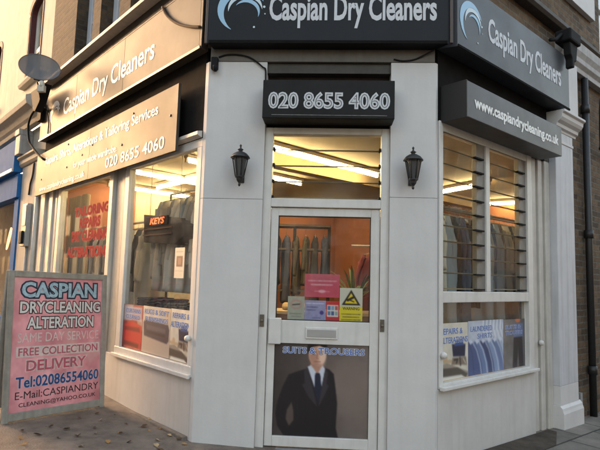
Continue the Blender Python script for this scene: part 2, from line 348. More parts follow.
# ------------------------------------------------------------------ printed pictures
class Canvas:
    def __init__(s, w, h, bg):
        s.w, s.h = w, h; s.a = np.zeros((h, w, 3)); s.a[:] = bg
        s.X, s.Y = np.meshgrid((np.arange(w)+.5)/w, (np.arange(h)+.5)/h); s.asp = h/w
    dx = dy = 0.0; k = 1.0
    def pt(s, x, y): return (.45+(x-.45)*s.k+s.dx, .5+(y-.5)*s.k+s.dy)
    def blend(s, m, col, al=1.0): s.a += (m*al)[..., None]*(np.asarray(col, float)-s.a); return s
    def grad(s, c0, c1, ang=0):
        t = s.X*math.cos(ang)+s.Y*math.sin(ang); t = np.clip((t-t.min())/(t.max()-t.min()), 0, 1)
        s.a = (1-t)[..., None]*np.asarray(c0, float)+t[..., None]*np.asarray(c1, float); return s
    def poly(s, pts, col, al=1.0, soft=None):
        soft = soft or 1.0/s.w; X, Y = s.X, s.Y*s.asp; P = [(x, y*s.asp) for x, y in (s.pt(*p) for p in pts)]
        d = np.full(X.shape, 9.); ins = np.zeros(X.shape, bool)
        for (ax, ay), (bx, by) in zip(P, P[1:]+P[:1]):
            ex, ey = bx-ax, by-ay; t = np.clip(((X-ax)*ex+(Y-ay)*ey)/(ex*ex+ey*ey+1e-12), 0, 1)
            d = np.minimum(d, np.hypot(X-ax-t*ex, Y-ay-t*ey))
            if ay != by: ins ^= ((ay > Y) != (by > Y)) & (X < (bx-ax)*(Y-ay)/(by-ay)+ax)
        return s.blend(np.clip(np.where(ins, d, -d)/soft+.5, 0, 1), col, al)
    def ell(s, cx, cy, rx, ry, col, al=1.0, soft=.15, ang=0):
        cx, cy = s.pt(cx, cy); rx, ry = rx*s.k, ry*s.k; X, Y = s.X-cx, (s.Y-cy)*s.asp; c, q = math.cos(ang), math.sin(ang)
        r = np.hypot((X*c+Y*q)/rx, (-X*q+Y*c)/(ry*s.asp))
        return s.blend(np.clip((1-r)/soft+.5, 0, 1), col, al)
    def line(s, pts, wd, col, al=1.0):
        pts = [s.pt(*p) for p in pts]; X, Y = s.X, s.Y*s.asp; d = np.full(X.shape, 9.)
        for (ax, ay), (bx, by) in zip(pts, pts[1:]):
            ay, by = ay*s.asp, by*s.asp; ex, ey = bx-ax, by-ay; t = np.clip(((X-ax)*ex+(Y-ay)*ey)/(ex*ex+ey*ey+1e-12), 0, 1)
            d = np.minimum(d, np.hypot(X-ax-t*ex, Y-ay-t*ey))
        return s.blend(np.clip((wd/2-d)*s.w+.5, 0, 1), col, al)
    def words(s, x0, x1, y, h, col, al=.8, seed=1):     # print too small to read in the photograph
        r = random.Random(seed); x = x0
        while x < x1:
            l = r.uniform(.04, .13); e = min(x+l, x1); s.line([(x, y), (e, y)], h, col, al*r.uniform(.6, 1)); x = e+.025
        return s
    def noise(s, amp, seed=0, cells=9):
        r = np.random.RandomState(seed); out = np.zeros((s.h, s.w))
        for c, a in ((cells, 1), (cells*2, .6), (cells*5, .35)):
            g = r.randn(c+2, c+2); xi, yi = s.X*c, s.Y*c; x0, y0 = xi.astype(int), yi.astype(int); fx, fy = xi-x0, yi-y0
            fx, fy = fx*fx*(3-2*fx), fy*fy*(3-2*fy)
            out += a*((g[y0, x0]*(1-fx)+g[y0, x0+1]*fx)*(1-fy)+(g[y0+1, x0]*(1-fx)+g[y0+1, x0+1]*fx)*fy)
        s.a = np.clip(s.a+amp*out[..., None], 0, 255); return s
    def sheet(s, name, parent, F, x0, x1, z0, z1, y, th=.002, lean=0, m=None):
        w, h = s.w, s.h; xs = np.linspace(x0, x1, w); zs = np.linspace(z1, z0, h); b = MB()
        vs = [F(x, y+lean*(z-z0), z) for z in zs for x in xs]
        fs = [(j*w+i, (j+1)*w+i, (j+1)*w+i+1, j*w+i+1) for j in range(h-1) for i in range(w-1)]
        b.add(vs, fs)
        n = w*h; rim = [F(x, y+th+lean*(z-z0), z) for x, z in ((x0, z1), (x1, z1), (x1, z0), (x0, z0))]; k = [0, w-1, n-1, n-w]
        b.add([vs[i] for i in k]+rim, [(4, 5, 6, 7), (0, 1, 5, 4), (1, 2, 6, 5), (2, 3, 7, 6), (3, 0, 4, 7)])
        o = b.link(name, m or MATS['print'], parent)
        at = o.data.color_attributes.new('print', 'FLOAT_COLOR', 'POINT')
        a = s.a
        for _ in range(1): a = (np.roll(a, 1, 0)+np.roll(a, -1, 0)+np.roll(a, 1, 1)+np.roll(a, -1, 1)+2*a)/6; a[0], a[-1], a[:, 0], a[:, -1] = s.a[0], s.a[-1], s.a[:, 0], s.a[:, -1]
        s.a = a
        lin = s2l(np.clip(s.a, 0, 255)).reshape(-1, 3)
        col = np.ones((len(b.v), 4)); col[:n, :3] = lin; col[n:, :3] = lin.mean(0)
        at.data.foreach_set('color', col.ravel()); return o

# ================================================================== GROUND
pts = [(-120, -120), (120, -120), (120, 120), (-120, 120)]
b = MB(); g = 30
vs = [(x*8-120, y*8-120, SLOPE*(x*8-120)*(1 if abs(x*8-120) < 9 else 9/abs(x*8-120))-.13) for y in range(g+1) for x in range(g+1)]
b.add(vs, [(y*(g+1)+x, y*(g+1)+x+1, (y+1)*(g+1)+x+1, (y+1)*(g+1)+x) for y in range(g) for x in range(g)])
struct(b.link('road', ROADM))
def plan(F, x, y): q = F(x, y, 0); return (q.x, q.y)
far = 40
edge = [plan(LW, -far, -3.6), plan(LW, -.6, -3.6), plan(RW, .6, -3.6), plan(RW, far, -3.6)]
def pz(dz):
    def f(x, y):
        xx = max(-9, min(9, x)); return SLOPE*xx+dz
    return f
outer = [plan(LW, -far, -3.6), plan(LW, -9, -3.6), plan(LW, -.4, -3.6), plan(RW, .4, -3.6), plan(RW, 9, -3.6), plan(RW, far, -3.6)]
inner = [plan(RW, far, .3), plan(RW, 9, .3), (0, .6), plan(LW, -9, .3), plan(LW, -far, .3)]
pv = MB()
oL, oR = outer[:3], outer[3:]
quads = [[plan(LW, -far, -3.6), plan(LW, -9, -3.6), plan(LW, -9, .3), plan(LW, -far, .3)],
         [plan(LW, -9, -3.6), plan(LW, -.4, -3.6), (XL, .4), plan(LW, -9, .3)],
         [plan(LW, -.4, -3.6), plan(RW, .4, -3.6), (XR, .4), (XL, .4)],
         [plan(RW, .4, -3.6), plan(RW, 9, -3.6), plan(RW, 9, .3), (XR, .4)],
         [plan(RW, 9, -3.6), plan(RW, far, -3.6), plan(RW, far, .3), plan(RW, 9, .3)]]
for q in quads: pv.prism_xy(q, pz(-.35), pz(0))
struct(pv.link('pavement', TARMAC))
kb = MB()
ko = [plan(LW, -far, -3.75), plan(LW, -9, -3.75), plan(LW, -.46, -3.75), plan(RW, .46, -3.75), plan(RW, 9, -3.75), plan(RW, far, -3.75)]
for i in range(5): kb.prism_xy([ko[i], ko[i+1], outer[i+1], outer[i]], pz(-.34), pz(.006))
struct(kb.link('kerb', KERBM))
fl = MB()
fl.prism_xy([plan(RW, .15, -2.6), plan(RW, 9, -2.6), plan(RW, 9, -.02), plan(RW, .15, -.02)], pz(-.03), pz(.004))
struct(fl.link('paving_flags', FLAGS))
# worn tarmac strip against the wall, in front of the right window
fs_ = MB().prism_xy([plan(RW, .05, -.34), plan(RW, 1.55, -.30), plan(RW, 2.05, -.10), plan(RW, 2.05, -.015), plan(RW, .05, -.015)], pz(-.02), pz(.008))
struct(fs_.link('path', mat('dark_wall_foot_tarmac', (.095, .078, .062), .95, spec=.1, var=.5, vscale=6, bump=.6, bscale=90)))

# ================================================================== CORNER SHOP
shop = thing('corner_shop', (0, 0, 0), 'white chamfered corner dry cleaning shop with glazed door and brick upper storey', 'shop building')
# pillars, in two lifts with the plaster joint between
for nm, A in (('left', [(XL, 0), (-.572, 0), (-.572, .24), (-1.03, .24), plan(LW, -.05, .14), plan(LW, -.05, 0)]),
              ('right', [(.500, 0), (XR, 0), plan(RW, .03, 0), plan(RW, .03, .14), (.86, .24), (.500, .24)])):
    pm = MB(); zj = 2.062 if nm == 'left' else 2.10
    pm.prism_xy(A, -.12, zj); pm.prism_xy(A, zj+.0025, 3.274)
    Ai = [(x*.997, y+.004) for x, y in A]; 
    pm.link('pillar', WALLW, shop, .0025)
# door surround
dfm = MB()
dfm.box(FR, -.572, -.503, .035, .13, -.06, 2.70); dfm.box(FR, .430, .500, .035, .13, -.06, 2.70)
dfm.box(FR, -.503, .430, .035, .13, 2.008, 2.082); dfm.box(FR, -.503, .430, .035, .13, 2.645, 2.70)
dfr = dfm.link('door_frame', UPVC, shop, .004)
MB().box(FR, -.572, .500, .02, .2, -.25, .018).link('doorstep', KERBM, shop, .006)
for x, z in ((-.545, 1.045), (.452, 1.035)):
    lk = MB(); lk.box(FR, x-.018, x+.018, .025, .036, z-.05, z+.05); lk.lathe(FR(x, .018, z), [(.011, -.008), (.011, .010)], 12, axis=(0, 1, 0)); lk.link('lock', SLOTM, dfr, .002)
# dark head above the door
box('lintel', DARKW, shop, FR, -.572, .500, .12, .24, 2.70, 3.42)
TAUPE = mat('grimy_shaded_taupe_paint', (.15, .135, .12), .7, var=.25, vscale=6, streak=.3)  # grimy taupe, taken darker for the shade under the fascia
MB().box(FR, -1.075, .872, -.006, .115, 3.275, 3.42).link('head_beam', TAUPE, shop, .006)
MB().box(FR, -.571, .499, .03, .115, 3.185, 3.274).link('head_beam', mat('dark_grey_beam', (.07, .065, .058), .7, var=.3), shop, .004)
# transom louvres
for k in range(4):
    z0 = 2.085+k*.1405
    lb = MB(); dz = .146
    prof = [(.080, z0), (.092, z0), (.079, z0+dz), (.067, z0+dz)]
    lb.profile(FR, prof, -.500, .427); lb.mi = [0, 0, 1, 0, 1, 0]
    lb.box(FR, -.500, .427, .077, .0795, z0+.001, z0+.012, 1)
    bl = lb.link('louvre_blade', [GLASSD, GEDGE], dfr)
    for x in (-.492, .418): MB().box(FR, x-.008, x+.008, .04, .105, z0-.004, z0+.022).link('clip', PLASTB, bl)
# door leaf
dl = MB()
dl.box(FR, -.500, -.436, .06, .105, .03, 2.002); dl.box(FR, .352, .427, .06, .105, .03, 2.002)
dl.box(FR, -.436, .352, .06, .105, 1.935, 2.002); dl.box(FR, -.436, .352, .06, .105, .862, 1.052); dl.box(FR, -.436, .352, .06, .105, .03, .112)
door = dl.link('door', UPVC, shop, .004)
box('pane', GLASS, door, FR, -.436, .352, .080, .086, 1.052, 1.935, 0)
box('lower_panel', mat('door_panel_backing', (.10, .09, .08), .5), door, FR, -.436, .352, .082, .092, .112, .862, 0)
gk = MB()
for x0, x1, z0, z1 in ((-.436, .352, 1.927, 1.935), (-.436, .352, 1.052, 1.060), (-.436, -.428, 1.06, 1.927), (.344, .352, 1.06, 1.927)): gk.box(FR, x0, x1, .072, .0795, z0, z1)
gk.link('gasket', mat('black_rubber', (.02, .02, .02), .7), door)
box('push_plate', UPVC, door, FR, -.488, -.384, .028, .060, .855, 1.07, .008)
lt = MB(); lt.box(FR, -.180, .090, .046, .060, .905, 1.002); lt.link('letterbox', UPVC, door, .006)
MB().box(FR, -.165, .075, .042, .0465, .922, .985).link('letterbox_flap', mat('satin_grey_metal', (.45, .45, .44), .35, metal=.4), door, .003)

# ---- left street side: stall riser, frames, boards
lw = MB(); lw.box(LW, -1.86, -.055, .0, .14, -.15, .555); lw.box(LW, -3.88, -1.90, .0, .14, -.15, .555); lw.link('stall_riser', LOWW, shop, .004)
box('plinth', mat('grimy_cement_plinth', (.20, .17, .14), .9, var=.4, vscale=12, bump=.4), shop, LW, -4.6, -.06, -.05, -.001, -.2, .085, .01)
# window by the corner
f1 = MB()
f1.box(LW, -1.62, -.050, -.012, .07, .556, .646); f1.box(LW, -1.62, -.050, .0, .07, 2.524, 2.60)
f1.box(LW, -.128, -.050, -.004, .07, .646, 2.524); f1.box(LW, -1.62, -1.512, -.004, .07, .646, 2.524)
f1.box(LW, -1.64, -.050, -.04, -.013, .545, .580)
win1 = f1.link('shop_window', UPVC, shop, .005)
box('pane', GLASS, win1, LW, -1.512, -.128, .030, .036, .646, 2.524, 0)
gm = MB(); gm.box(LW, -1.70, -1.625, .0, .08, .556, 2.60); gm.box(LW, -1.86, -1.705, .012, .09, .556, 2.60); gm.link('window_mullion', mat('grey_painted_timber', (.40, .39, .36), .5, var=.15, vscale=10, streak=.4), shop, .006)
kn = MB().lathe(LW(-.09, -.03, .875), [(.02, -.02), (.028, 0), (.02, .022)], 12, axis=LW.m.to_3x3() @ Vector((0, -1, 0))); kn.link('window_knob', UPVC, win1)
# second window
f2 = MB()
f2.box(LW, -2.00, -1.905, -.02, .07, .556, 2.60); f2.box(LW, -3.84, -3.72, -.01, .07, .556, 2.60)
f2.box(LW, -3.72, -2.00, -.01, .07, .556, .646); f2.box(LW, -3.72, -2.00, .0, .07, 2.524, 2.60)
win2 = f2.link('shop_window', CREAMP, shop, .005)
box('pane', GLASS, win2, LW, -3.72, -2.00, .030, .036, .646, 2.524, 0)
for x0, x1 in ((-1.90, -1.865), (-3.90, -3.845)): MB().box(LW, x0, x1, .05, .10, -.1, 2.6).link('shadow_gap_strip', mat('dark_brown_bead', (.03, .018, .015), .5), shop)
fm = MB()
x = -3.90
for wd, y0 in ((.10, .0), (.05, .03), (.14, -.02), (.05, .03), (.09, .0), (.05, .035), (.20, -.03)):
    fm.box(LW, x-wd, x, y0, .14, -.15, 2.60); x -= wd
fm.link('fluted_jamb', CREAMP, shop, .008)
# boards above the windows
bo = MB(); bo.box(LW, -4.66, -.05, .0, .16, 2.60, 3.42); bo.link('fascia_board', BLACK, shop)
tr = MB(); tr.profile(LW, [(-.001, 2.605), (-.05, 2.625), (-.05, 2.655), (-.001, 2.665)], -4.5, -.06); tr.link('window_head_trim', CREAMP, shop)
# ---- right street side
rw = MB(); rw.box(RW, .035, 1.80, .0, .14, -.35, .540); rw.link('stall_riser', LOWW, shop, .004)
f3 = MB()
f3.box(RW, .045, .100, -.010, .07, .541, 2.78); f3.box(RW, 1.665, 1.775, -.010, .07, .541, 2.78)
f3.box(RW, .100, 1.665, -.012, .07, .541, .582); f3.box(RW, .100, 1.665, -.008, .07, 1.235, 1.328); f3.box(RW, .100, 1.665, -.004, .07, 2.70, 2.78)
f3.box(RW, .825, .895, -.006, .07, 1.328, 2.70); f3.box(RW, .04, 1.79, -.055, -.013, .530, .560)
f3.box(RW, .100, .110, .03, .07, .582, 1.235); f3.box(RW, 1.655, 1.665, .03, .07, .582, 1.235)
win3 = f3.link('shop_window', UPVC, shop, .005)
box('pane', GLASS, win3, RW, .110, 1.655, .040, .046, .582, 1.235, 0)
MB().box(RW, .001, .044, .012, .10, -.3, 2.85).link('corner_strip', mat('blue_grey_painted_timber', (.36, .38, .41), .5, var=.15, streak=.3), shop, .004)
for x0, x1 in ((.680, .825), (1.515, 1.664)):
    MB().box(RW, x0, x1, .012, .06, 1.33, 2.70).link('louvre_carrier', ALU, win3, .003)
for k in range(10):
    z0 = 1.345+k*.1345
    for x0, x1 in ((.102, .700), (.897, 1.535)):
        lb = MB().profile(RW, [(.021, z0), (.034, z0), (.020, z0+.142), (.007, z0+.142)], x0, x1); lb.mi = [0, 0, 1, 0, 1, 0]
        lb.box(RW, x0, x1, .018, .0205, z0+.001, z0+.012, 1)
        bl = lb.link('louvre_blade', [GLASSD, GEDGE], win3)
        MB().box(RW, x1-.085, x1+.07, -.016, .011, z0-.005, z0+.009).link('clip', PLASTB, bl)
MB().lathe(RW(.075, -.03, .81), [(.02, -.02), (.03, 0), (.02, .022)], 12, axis=RW.m.to_3x3() @ Vector((0, -1, 0))).link('window_knob', UPVC, win3)
MB().box(RW, 1.778, 1.855, .06, .12, -.3, 2.85).link('shadow_gap_strip', mat('dark_grey_bead', (.07, .068, .065), .6), shop)
MB().box(RW, 1.800, 1.822, .02, .055, .42, 2.85).link('trim_strip', UPVC, shop)
fm = MB(); x = 1.86
for wd, y0 in ((.09, .03), (.03, .05), (.10, .015), (.03, .045), (.12, .0)):
    fm.box(RW, x, x+wd, y0, .14, -.3, 2.85); x += wd
fm.link('fluted_jamb', CREAMP, shop, .007)
MB().lathe(RW(1.955, -.005, .80), [(.006, -.03), (.028, -.02), (.03, .0), (.018, .02)], 12, axis=RW.m.to_3x3() @ Vector((.4, -1, .2))).link('wall_bolt', UPVC, shop)
pil = MB(); pil.box(RW, 2.232, 2.72, -.075, .14, .33, 3.15); pil.link('pilaster', mat('white_painted_pilaster', (.56, .57, .60), .55, var=.12, vscale=4, bump=.08, streak=.4), shop, .006)
pb = MB(); pb.profile(RW, [(.12, -.4), (-.115, -.4), (-.115, .045), (-.105, .075), (-.10, .10), (-.078, .125), (-.078, .13), (.12, .13)], 2.21, 2.755)
pb.box(RW, 2.232, 2.72, -.0745, .12, .1305, .3295); pb.link('pilaster_base', WALLW, shop, .004)
cp = MB(); cp.profile(RW, [(.12, 3.15), (-.08, 3.15), (-.085, 3.175), (-.11, 3.19), (-.115, 3.225), (-.15, 3.25), (-.17, 3.28), (-.175, 3.32), (-.20, 3.335), (-.20, 3.36), (.12, 3.36)], 2.19, 2.80)
cp.box(RW, 2.225, 2.725, -.083, -.075, 3.02, 3.05); cp.link('capital', WALLW, shop, .003)
up = MB(); up.box(RW, 2.45, 2.85, -.10, .14, 3.361, 4.06); up.box(RW, 2.50, 2.80, -.108, -.10, 3.43, 3.98); up.link('console_block', WALLW, shop, .006)
bo = MB(); bo.box(RW, .03, 2.45, .0, .16, 2.781, 3.42); bo.box(RW, .03, 2.45, .0, .16, 3.42, 4.1); bo.link('fascia_board', BLACK, shop)
MB().box(FR, -1.05, .85, .05, .24, 3.42, 4.4).link('fascia_board', BLACK, shop)
# ---- upper storey
ul = MB()
ops = [(-3.66, -2.98), (-2.72, -2.10), (-1.79, -1.17)]
cuts = [-4.72]+[q for o_ in ops for q in o_]+[-.02]
for i in range(0, len(cuts), 2): ul.box(LW, cuts[i], cuts[i+1], .0, .35, 4.02, 8.0)
for a_, c_ in ops: ul.box(LW, a_, c_, .0, .35, 5.75, 8.0); ul.box(LW, a_, c_, .0, .35, 4.02, 4.16)
ul.box(FR, -1.06, .86, .02, .35, 4.02, 8.0)
ul.link('brick_wall', BRICKL, shop)
for a_, c_ in ops:
    fw = MB(); fw.box(LW, a_+.001, a_+.14, .16, .26, 4.161, 5.749); fw.box(LW, c_-.09, c_-.001, .16, .26, 4.161, 5.749)
    fw.box(LW, a_+.14, c_-.09, .16, .26, 4.161, 4.25); fw.box(LW, a_+.14, c_-.09, .16, .26, 5.66, 5.749); fw.box(LW, a_+.14, c_-.09, .17, .25, 4.93, 4.98)
    wo = fw.link('sash_window', mat('blue_white_sash_paint', (.56, .60, .66), .4, var=.1), shop, .004)
    MB().box(LW, a_+.14, c_-.09, .20, .206, 4.25, 5.66).link('pane', GLASS, wo)
    MB().box(LW, a_+.14, c_-.09, .30, .32, 4.2, 5.7).link('blind', mat('dark_room_blind', (.10, .09, .08), .8), wo)
lg = MB(); lg.profile(LW, [(.0, 4.185), (-.17, 4.185), (-.17, 4.228), (-.155, 4.238), (.0, 4.30)], -4.60, .05); lg.link('ledge', LEAD, shop, .003)
MB().profile(LW, [(.0, 4.00), (-.10, 4.00), (-.10, 4.015), (-.05, 4.03), (-.05, 4.184), (.0, 4.184)], -4.62, .02).link('ledge_soffit', DARKW, shop)
# right: brick above the fascia, gutter line, stone band
ur = MB(); ur.box(RW, .02, 3.70, .0, .35, 4.10, 8.0); ur.link('brick_wall', BRICKR, shop)
gt = MB(); gt.profile(RW, [(.04, 4.40), (-.10, 4.40), (-.13, 4.43), (-.13, 4.47), (-.02, 4.52), (.04, 4.52)], -.02, 12); gt.link('gutter_ledge', DARKW, shop, .003)
sb = MB(); sb.profile(RW, [(.04, 4.06), (-.05, 4.06), (-.05, 4.12), (-.09, 4.16), (-.09, 4.22), (-.12, 4.28), (-.12, 4.39), (.04, 4.39)], 2.46, 12); sb.link('stone_cornice', STONE, shop, .004)
wp = MB(); wp.box(RW, 1.2, 3.63, -.06, .0, 4.94, 6.1); wp.link('white_bay_panel', WALLW, shop, .004)
# interior shell
def P2(l, r):     # plan point by distance from the (cut off) street corner along the left and right walls
    q = Vector((-.1025, -.9825)) + Vector((-S, S))*l + Vector((S, S))*r; return (q.x, q.y)
struct(MB().prism_xy([P2(.2, 1.35), P2(1.35, .2), P2(6.05, .2), P2(6.05, 6.4), P2(.2, 6.4)], -.35, .012).link('shop_floor', FLOORM))
struct(MB().prism_xy([P2(.26, 1.42), P2(1.42, .26), P2(6.05, .26), P2(6.05, 6.4), P2(.26, 6.4)], 2.86, 3.0).link('shop_ceiling', CEILM))
struct(MB().prism_xy([P2(6.05, 1.5), P2(6.2, 1.5), P2(6.2, 3.7), P2(6.05, 3.7)], -.3, 3.0).link('shop_end_wall', mat('beige_wall_paint', (.40, .34, .25), .8, var=.15, vscale=3)))
bw = MB(); bw.prism_xy([P2(6.05, .15), P2(6.2, .15), P2(6.2, 1.499), P2(6.05, 1.499)], -.3, 3.0); bw.prism_xy([P2(6.05, 3.701), P2(6.2, 3.701), P2(6.2, 6.6), P2(6.05, 6.6)], -.3, 3.0); bw.prism_xy([P2(.1, 6.4), P2(6.05, 6.4), P2(6.05, 6.6), P2(.1, 6.6)], -.3, 3.0)
struct(bw.link('shop_back_wall', TERRA))
rb = MB(); rb.box(RW, 2.24, 6.4, .14, .30, -.4, 3.0)
struct(rb.link('shop_side_wall', TERRA))
# room above so that no light leaks in
struct(MB().prism_xy([P2(.4, 1.5), P2(1.5, .4), P2(6.05, .4), P2(6.05, 6.4), P2(.4, 6.4)], 3.9, 4.0).link('upper_floor', DARKW))

# ================================================================== FASCIA SIGNS
def swoosh(name, parent, F, x0, x1, z0, z1, y, m):
    """three nested crescents open at lower right, with droplets"""
    def cres(c, ro, ri, dc, a0, a1, n=26):
        out = []; 
        for i in range(n+1):
            t = math.radians(a0+(a1-a0)*i/n); out.append((c[0]+ro*math.cos(t), c[1]+ro*math.sin(t)))
        for i in range(n, -1, -1):
            t = math.radians(a0+(a1-a0)*i/n); e = math.sin(math.pi*i/n); r = ro-(ro-ri)*max(e, .02)**.8; out.append((c[0]+r*math.cos(t), c[1]+r*math.sin(t)))
        return out
    q = lambda p: (x0+p[0]*(x1-x0), z0+p[1]*(z1-z0))
    for k, (c, ro, ri, a0, a1) in enumerate((((.52, .50), .50, .33, 22, 246), ((.60, .52), .36, .25, -2, 190), ((.64, .46), .27, .19, -28, 150))):
        pts_ = [q(p) for p in cres(c, ro, ri, 0, a0, a1)]; n = len(pts_)//2; b = MB()
        for i in range(n-1): b.prism_xz(F, [pts_[i], pts_[i+1], pts_[2*n-2-i], pts_[2*n-1-i]], y-.003, y)
        b.link(name+'_crescent', m[k % 2], parent)
    for px, pz_, r in ((.80, .10, .022), (1.0, .56, .026), (.93, .74, .02), (1.02, .40, .014)):
        cx, cz = q((px, pz_)); rr = r*(x1-x0)
        MB().prism_xz(F, [(cx+rr*math.cos(t*math.pi/5), cz+rr*math.sin(t*math.pi/5)) for t in range(10)], y-.003, y).link(name+'_droplet', m[1], parent)
# front
ZF = 3.385
sgn = thing('fascia_sign', FR(-.05, -.1, ZF), 'dark slate fascia over the corner door with pale shop name and blue swirl logo', 'shop sign', 'fascia signs of the shop')
MB().prism_xy([(-1.080, -.127), (.967, -.127), (.87, -.004), (-1.05, -.004)], ZF, 4.01).link('panel', SLATE, sgn, .003)
MB().box(FR, -1.07, .95, -.134, -.1275, ZF, ZF+.028).link('edge_trim', BLACK, sgn, .002)
text('lettering', sgn, SIGNLET, FR, 'Caspian Dry Cleaners', -.555, .862, 3.520, 3.818, -.1275, off=.026)
swoosh('logo', sgn, FR, -1.012, -.60, 3.49, 3.885, -.1275, [SKYBLUE, mat('pale_sign_vinyl', (.55, .66, .72), .45)])
# left
sgl = thing('fascia_sign', LW(-2.3, -.05, 3.372), 'dark fascia toned golden for sun glare along the left street wall with washed out shop name', 'shop sign', 'fascia signs of the shop')
lp = MB()
for a_, c_ in ((-4.66, -3.13), (-3.127, -1.63), (-1.627, -.02)): lp.box(LW, a_, c_, -.098, -.004, 3.372, 4.0)
lp.prism_xy([plan(LW, -.0195, -.098), plan(LW, .018, -.098), plan(LW, -.0195, -.01)], 3.372, 4.0)
lp.link('panel', SLATEL, sgl, .003)
MB().box(LW, -4.67, .0, -.106, -.0985, 3.366, 3.392).link('edge_trim', mat('aged_bronze_trim', (.16, .12, .08), .4, metal=.3), sgl, .002)
text('lettering', sgl, SIGNWHITE, LW, 'Caspian Dry Cleaners', -3.60, -.885, 3.475, 3.775, -.0985, off=.010)
swoosh('logo', sgl, LW, -4.18, -3.78, 3.50, 3.84, -.0985, [SIGNWHITE, SIGNWHITE])
# right
sgr = thing('fascia_sign', RW(1.2, -.08, 3.395), 'slate grey fascia along the right street wall with white shop name and blue swirl', 'shop sign', 'fascia signs of the shop')
MB().prism_xy([plan(RW, .070, -.165), plan(RW, 2.42, -.165), plan(RW, 2.42, -.004), plan(RW, .002, -.004)], 3.395, 4.02).link('panel', SLATEG, sgr, .003)
MB().box(RW, .075, 2.425, -.172, -.1655, 3.395, 3.418).link('edge_trim', BLACK, sgr, .002)
text('lettering', sgr, SIGNLET, RW, 'Caspian Dry Cleaners', .59, 2.19, 3.545, 3.845, -.1655, off=.022)
swoosh('logo', sgr, RW, .10, .475, 3.49, 3.87, -.1655, [SKYBLUE, mat('pale_sign_vinyl', (.55, .66, .72), .45)])
MB().box(FR, .967, .992, -.150, -.118, ZF, 4.01).link('corner_trim', mat('brown_corner_trim', (.06, .042, .035), .5), sgn, .003)
MB().box(FR, -1.104, -1.081, -.130, -.10, ZF, 4.01).link('corner_trim', mat('brown_corner_trim', (.06, .042, .035), .5), sgn, .003)
# phone number box
pbx = thing('box_sign', FR(-.03, -.1, 2.72), 'black box sign with white outlined telephone number above the door', 'shop sign')
MB().box(FR, -.578, .512, -.18, .018, 2.718, 3.045).link('cabinet', mat('black_sign_cabinet', (.010, .010, .0095), .5, spec=.2, var=.3, vscale=7, streak=.2), pbx, .006)
text('number', pbx, SIGNLET, FR, '020 8655 4060', -.531, .474, 2.797, 2.944, -.1805, off=.046)
text('number_inline', pbx, mat('inline_dark_grey', (.10, .10, .10), .5), FR, '020 8655 4060', -.531, .474, 2.797, 2.944, -.1832, th=.001, off=-.028, ref=.046)
MB().box(FR, -.50, .45, -.1835, -.1805, 2.742, 2.748).link('scuffed_strip', mat('scuffed_dark_grey', (.06, .06, .058), .6, var=.8, vscale=18, var_col=(.2, .2, .19)), pbx)
# services board on the left wall
sb2 = thing('services_board', LW(-2.5, -.05, 2.52), 'big sun struck board of services hung under the left fascia, phone number at its end', 'shop sign')
sp = MB(); sp.box(LW, -4.68, -2.51, -.095, -.068, 2.525, 3.15); sp.box(LW, -2.507, -.355, -.095, -.068, 2.52, 3.15); sp.link('panel', SLATEL, sb2, .002)
bt = MB()
for x in (-4.4, -3.3, -2.75, -2.35, -1.3, -.48): bt.box(LW, x-.02, x+.02, -.067, -.002, 2.7, 3.05)
bt.link('batten', BLACK, sb2)
text('services_line', sb2, SIGNWHITE, LW, 'Repairs, Shirts, Alterations & Tailoring Services', -4.25, -.735, 2.905, 3.055, -.0955, off=.006)
text('wardrobe_line', sb2, SIGNWHITE, LW, 'for your whole wardrobe.', -3.05, -1.68, 2.70, 2.815, -.0955, off=.004)
text('phone_line', sb2, SIGNWHITE, LW, '020 8655 4060', -1.975, -.575, 2.58, 2.70, -.0955, off=.004)
text('web_line', sb2, SIGNWHITE, LW, 'www.caspiandrycleaning.co.uk', -4.46, -2.62, 2.545, 2.645, -.0955, off=.004)
for x, z in ((-.48, 2.87), (-1.30, 3.07), (-2.0, 3.05), (-1.55, 2.78), (-2.42, 2.93), (-2.75, 2.86), (-3.3, 2.78), (-3.3, 3.09), (-4.4, 2.75), (-4.4, 3.05)):
    MB().lathe(LW(x, -.0955, z), [(.013, 0), (.013, .004), (.006, .007)], 10, axis=LW.m.to_3x3() @ Vector((0, -1, 0))).link('screw', IRON, sb2)
# web address box
wb = thing('web_box_sign', RW(1.0, -.12, 2.77), 'grey box sign with white web address over the right louvred window', 'shop sign')
wbm = MB().box(RW, .075, 1.965, -.25, -.001, 2.768, 3.078); wbm.link('cabinet', mat('grey_sign_cabinet', (.060, .062, .066), .42, var=.15, vscale=4), wb, .005)
MB().box(RW, .068, .0755, -.252, -.003, 2.764, 3.082).link('end_cap', mat('black_end_cap', (.012, .012, .012), .5), wb)
text('lettering', wb, SIGNWHITE, RW, 'www.caspiandrycleaning.co.uk', .19, 1.875, 2.838, 2.972, -.2505, off=.030)

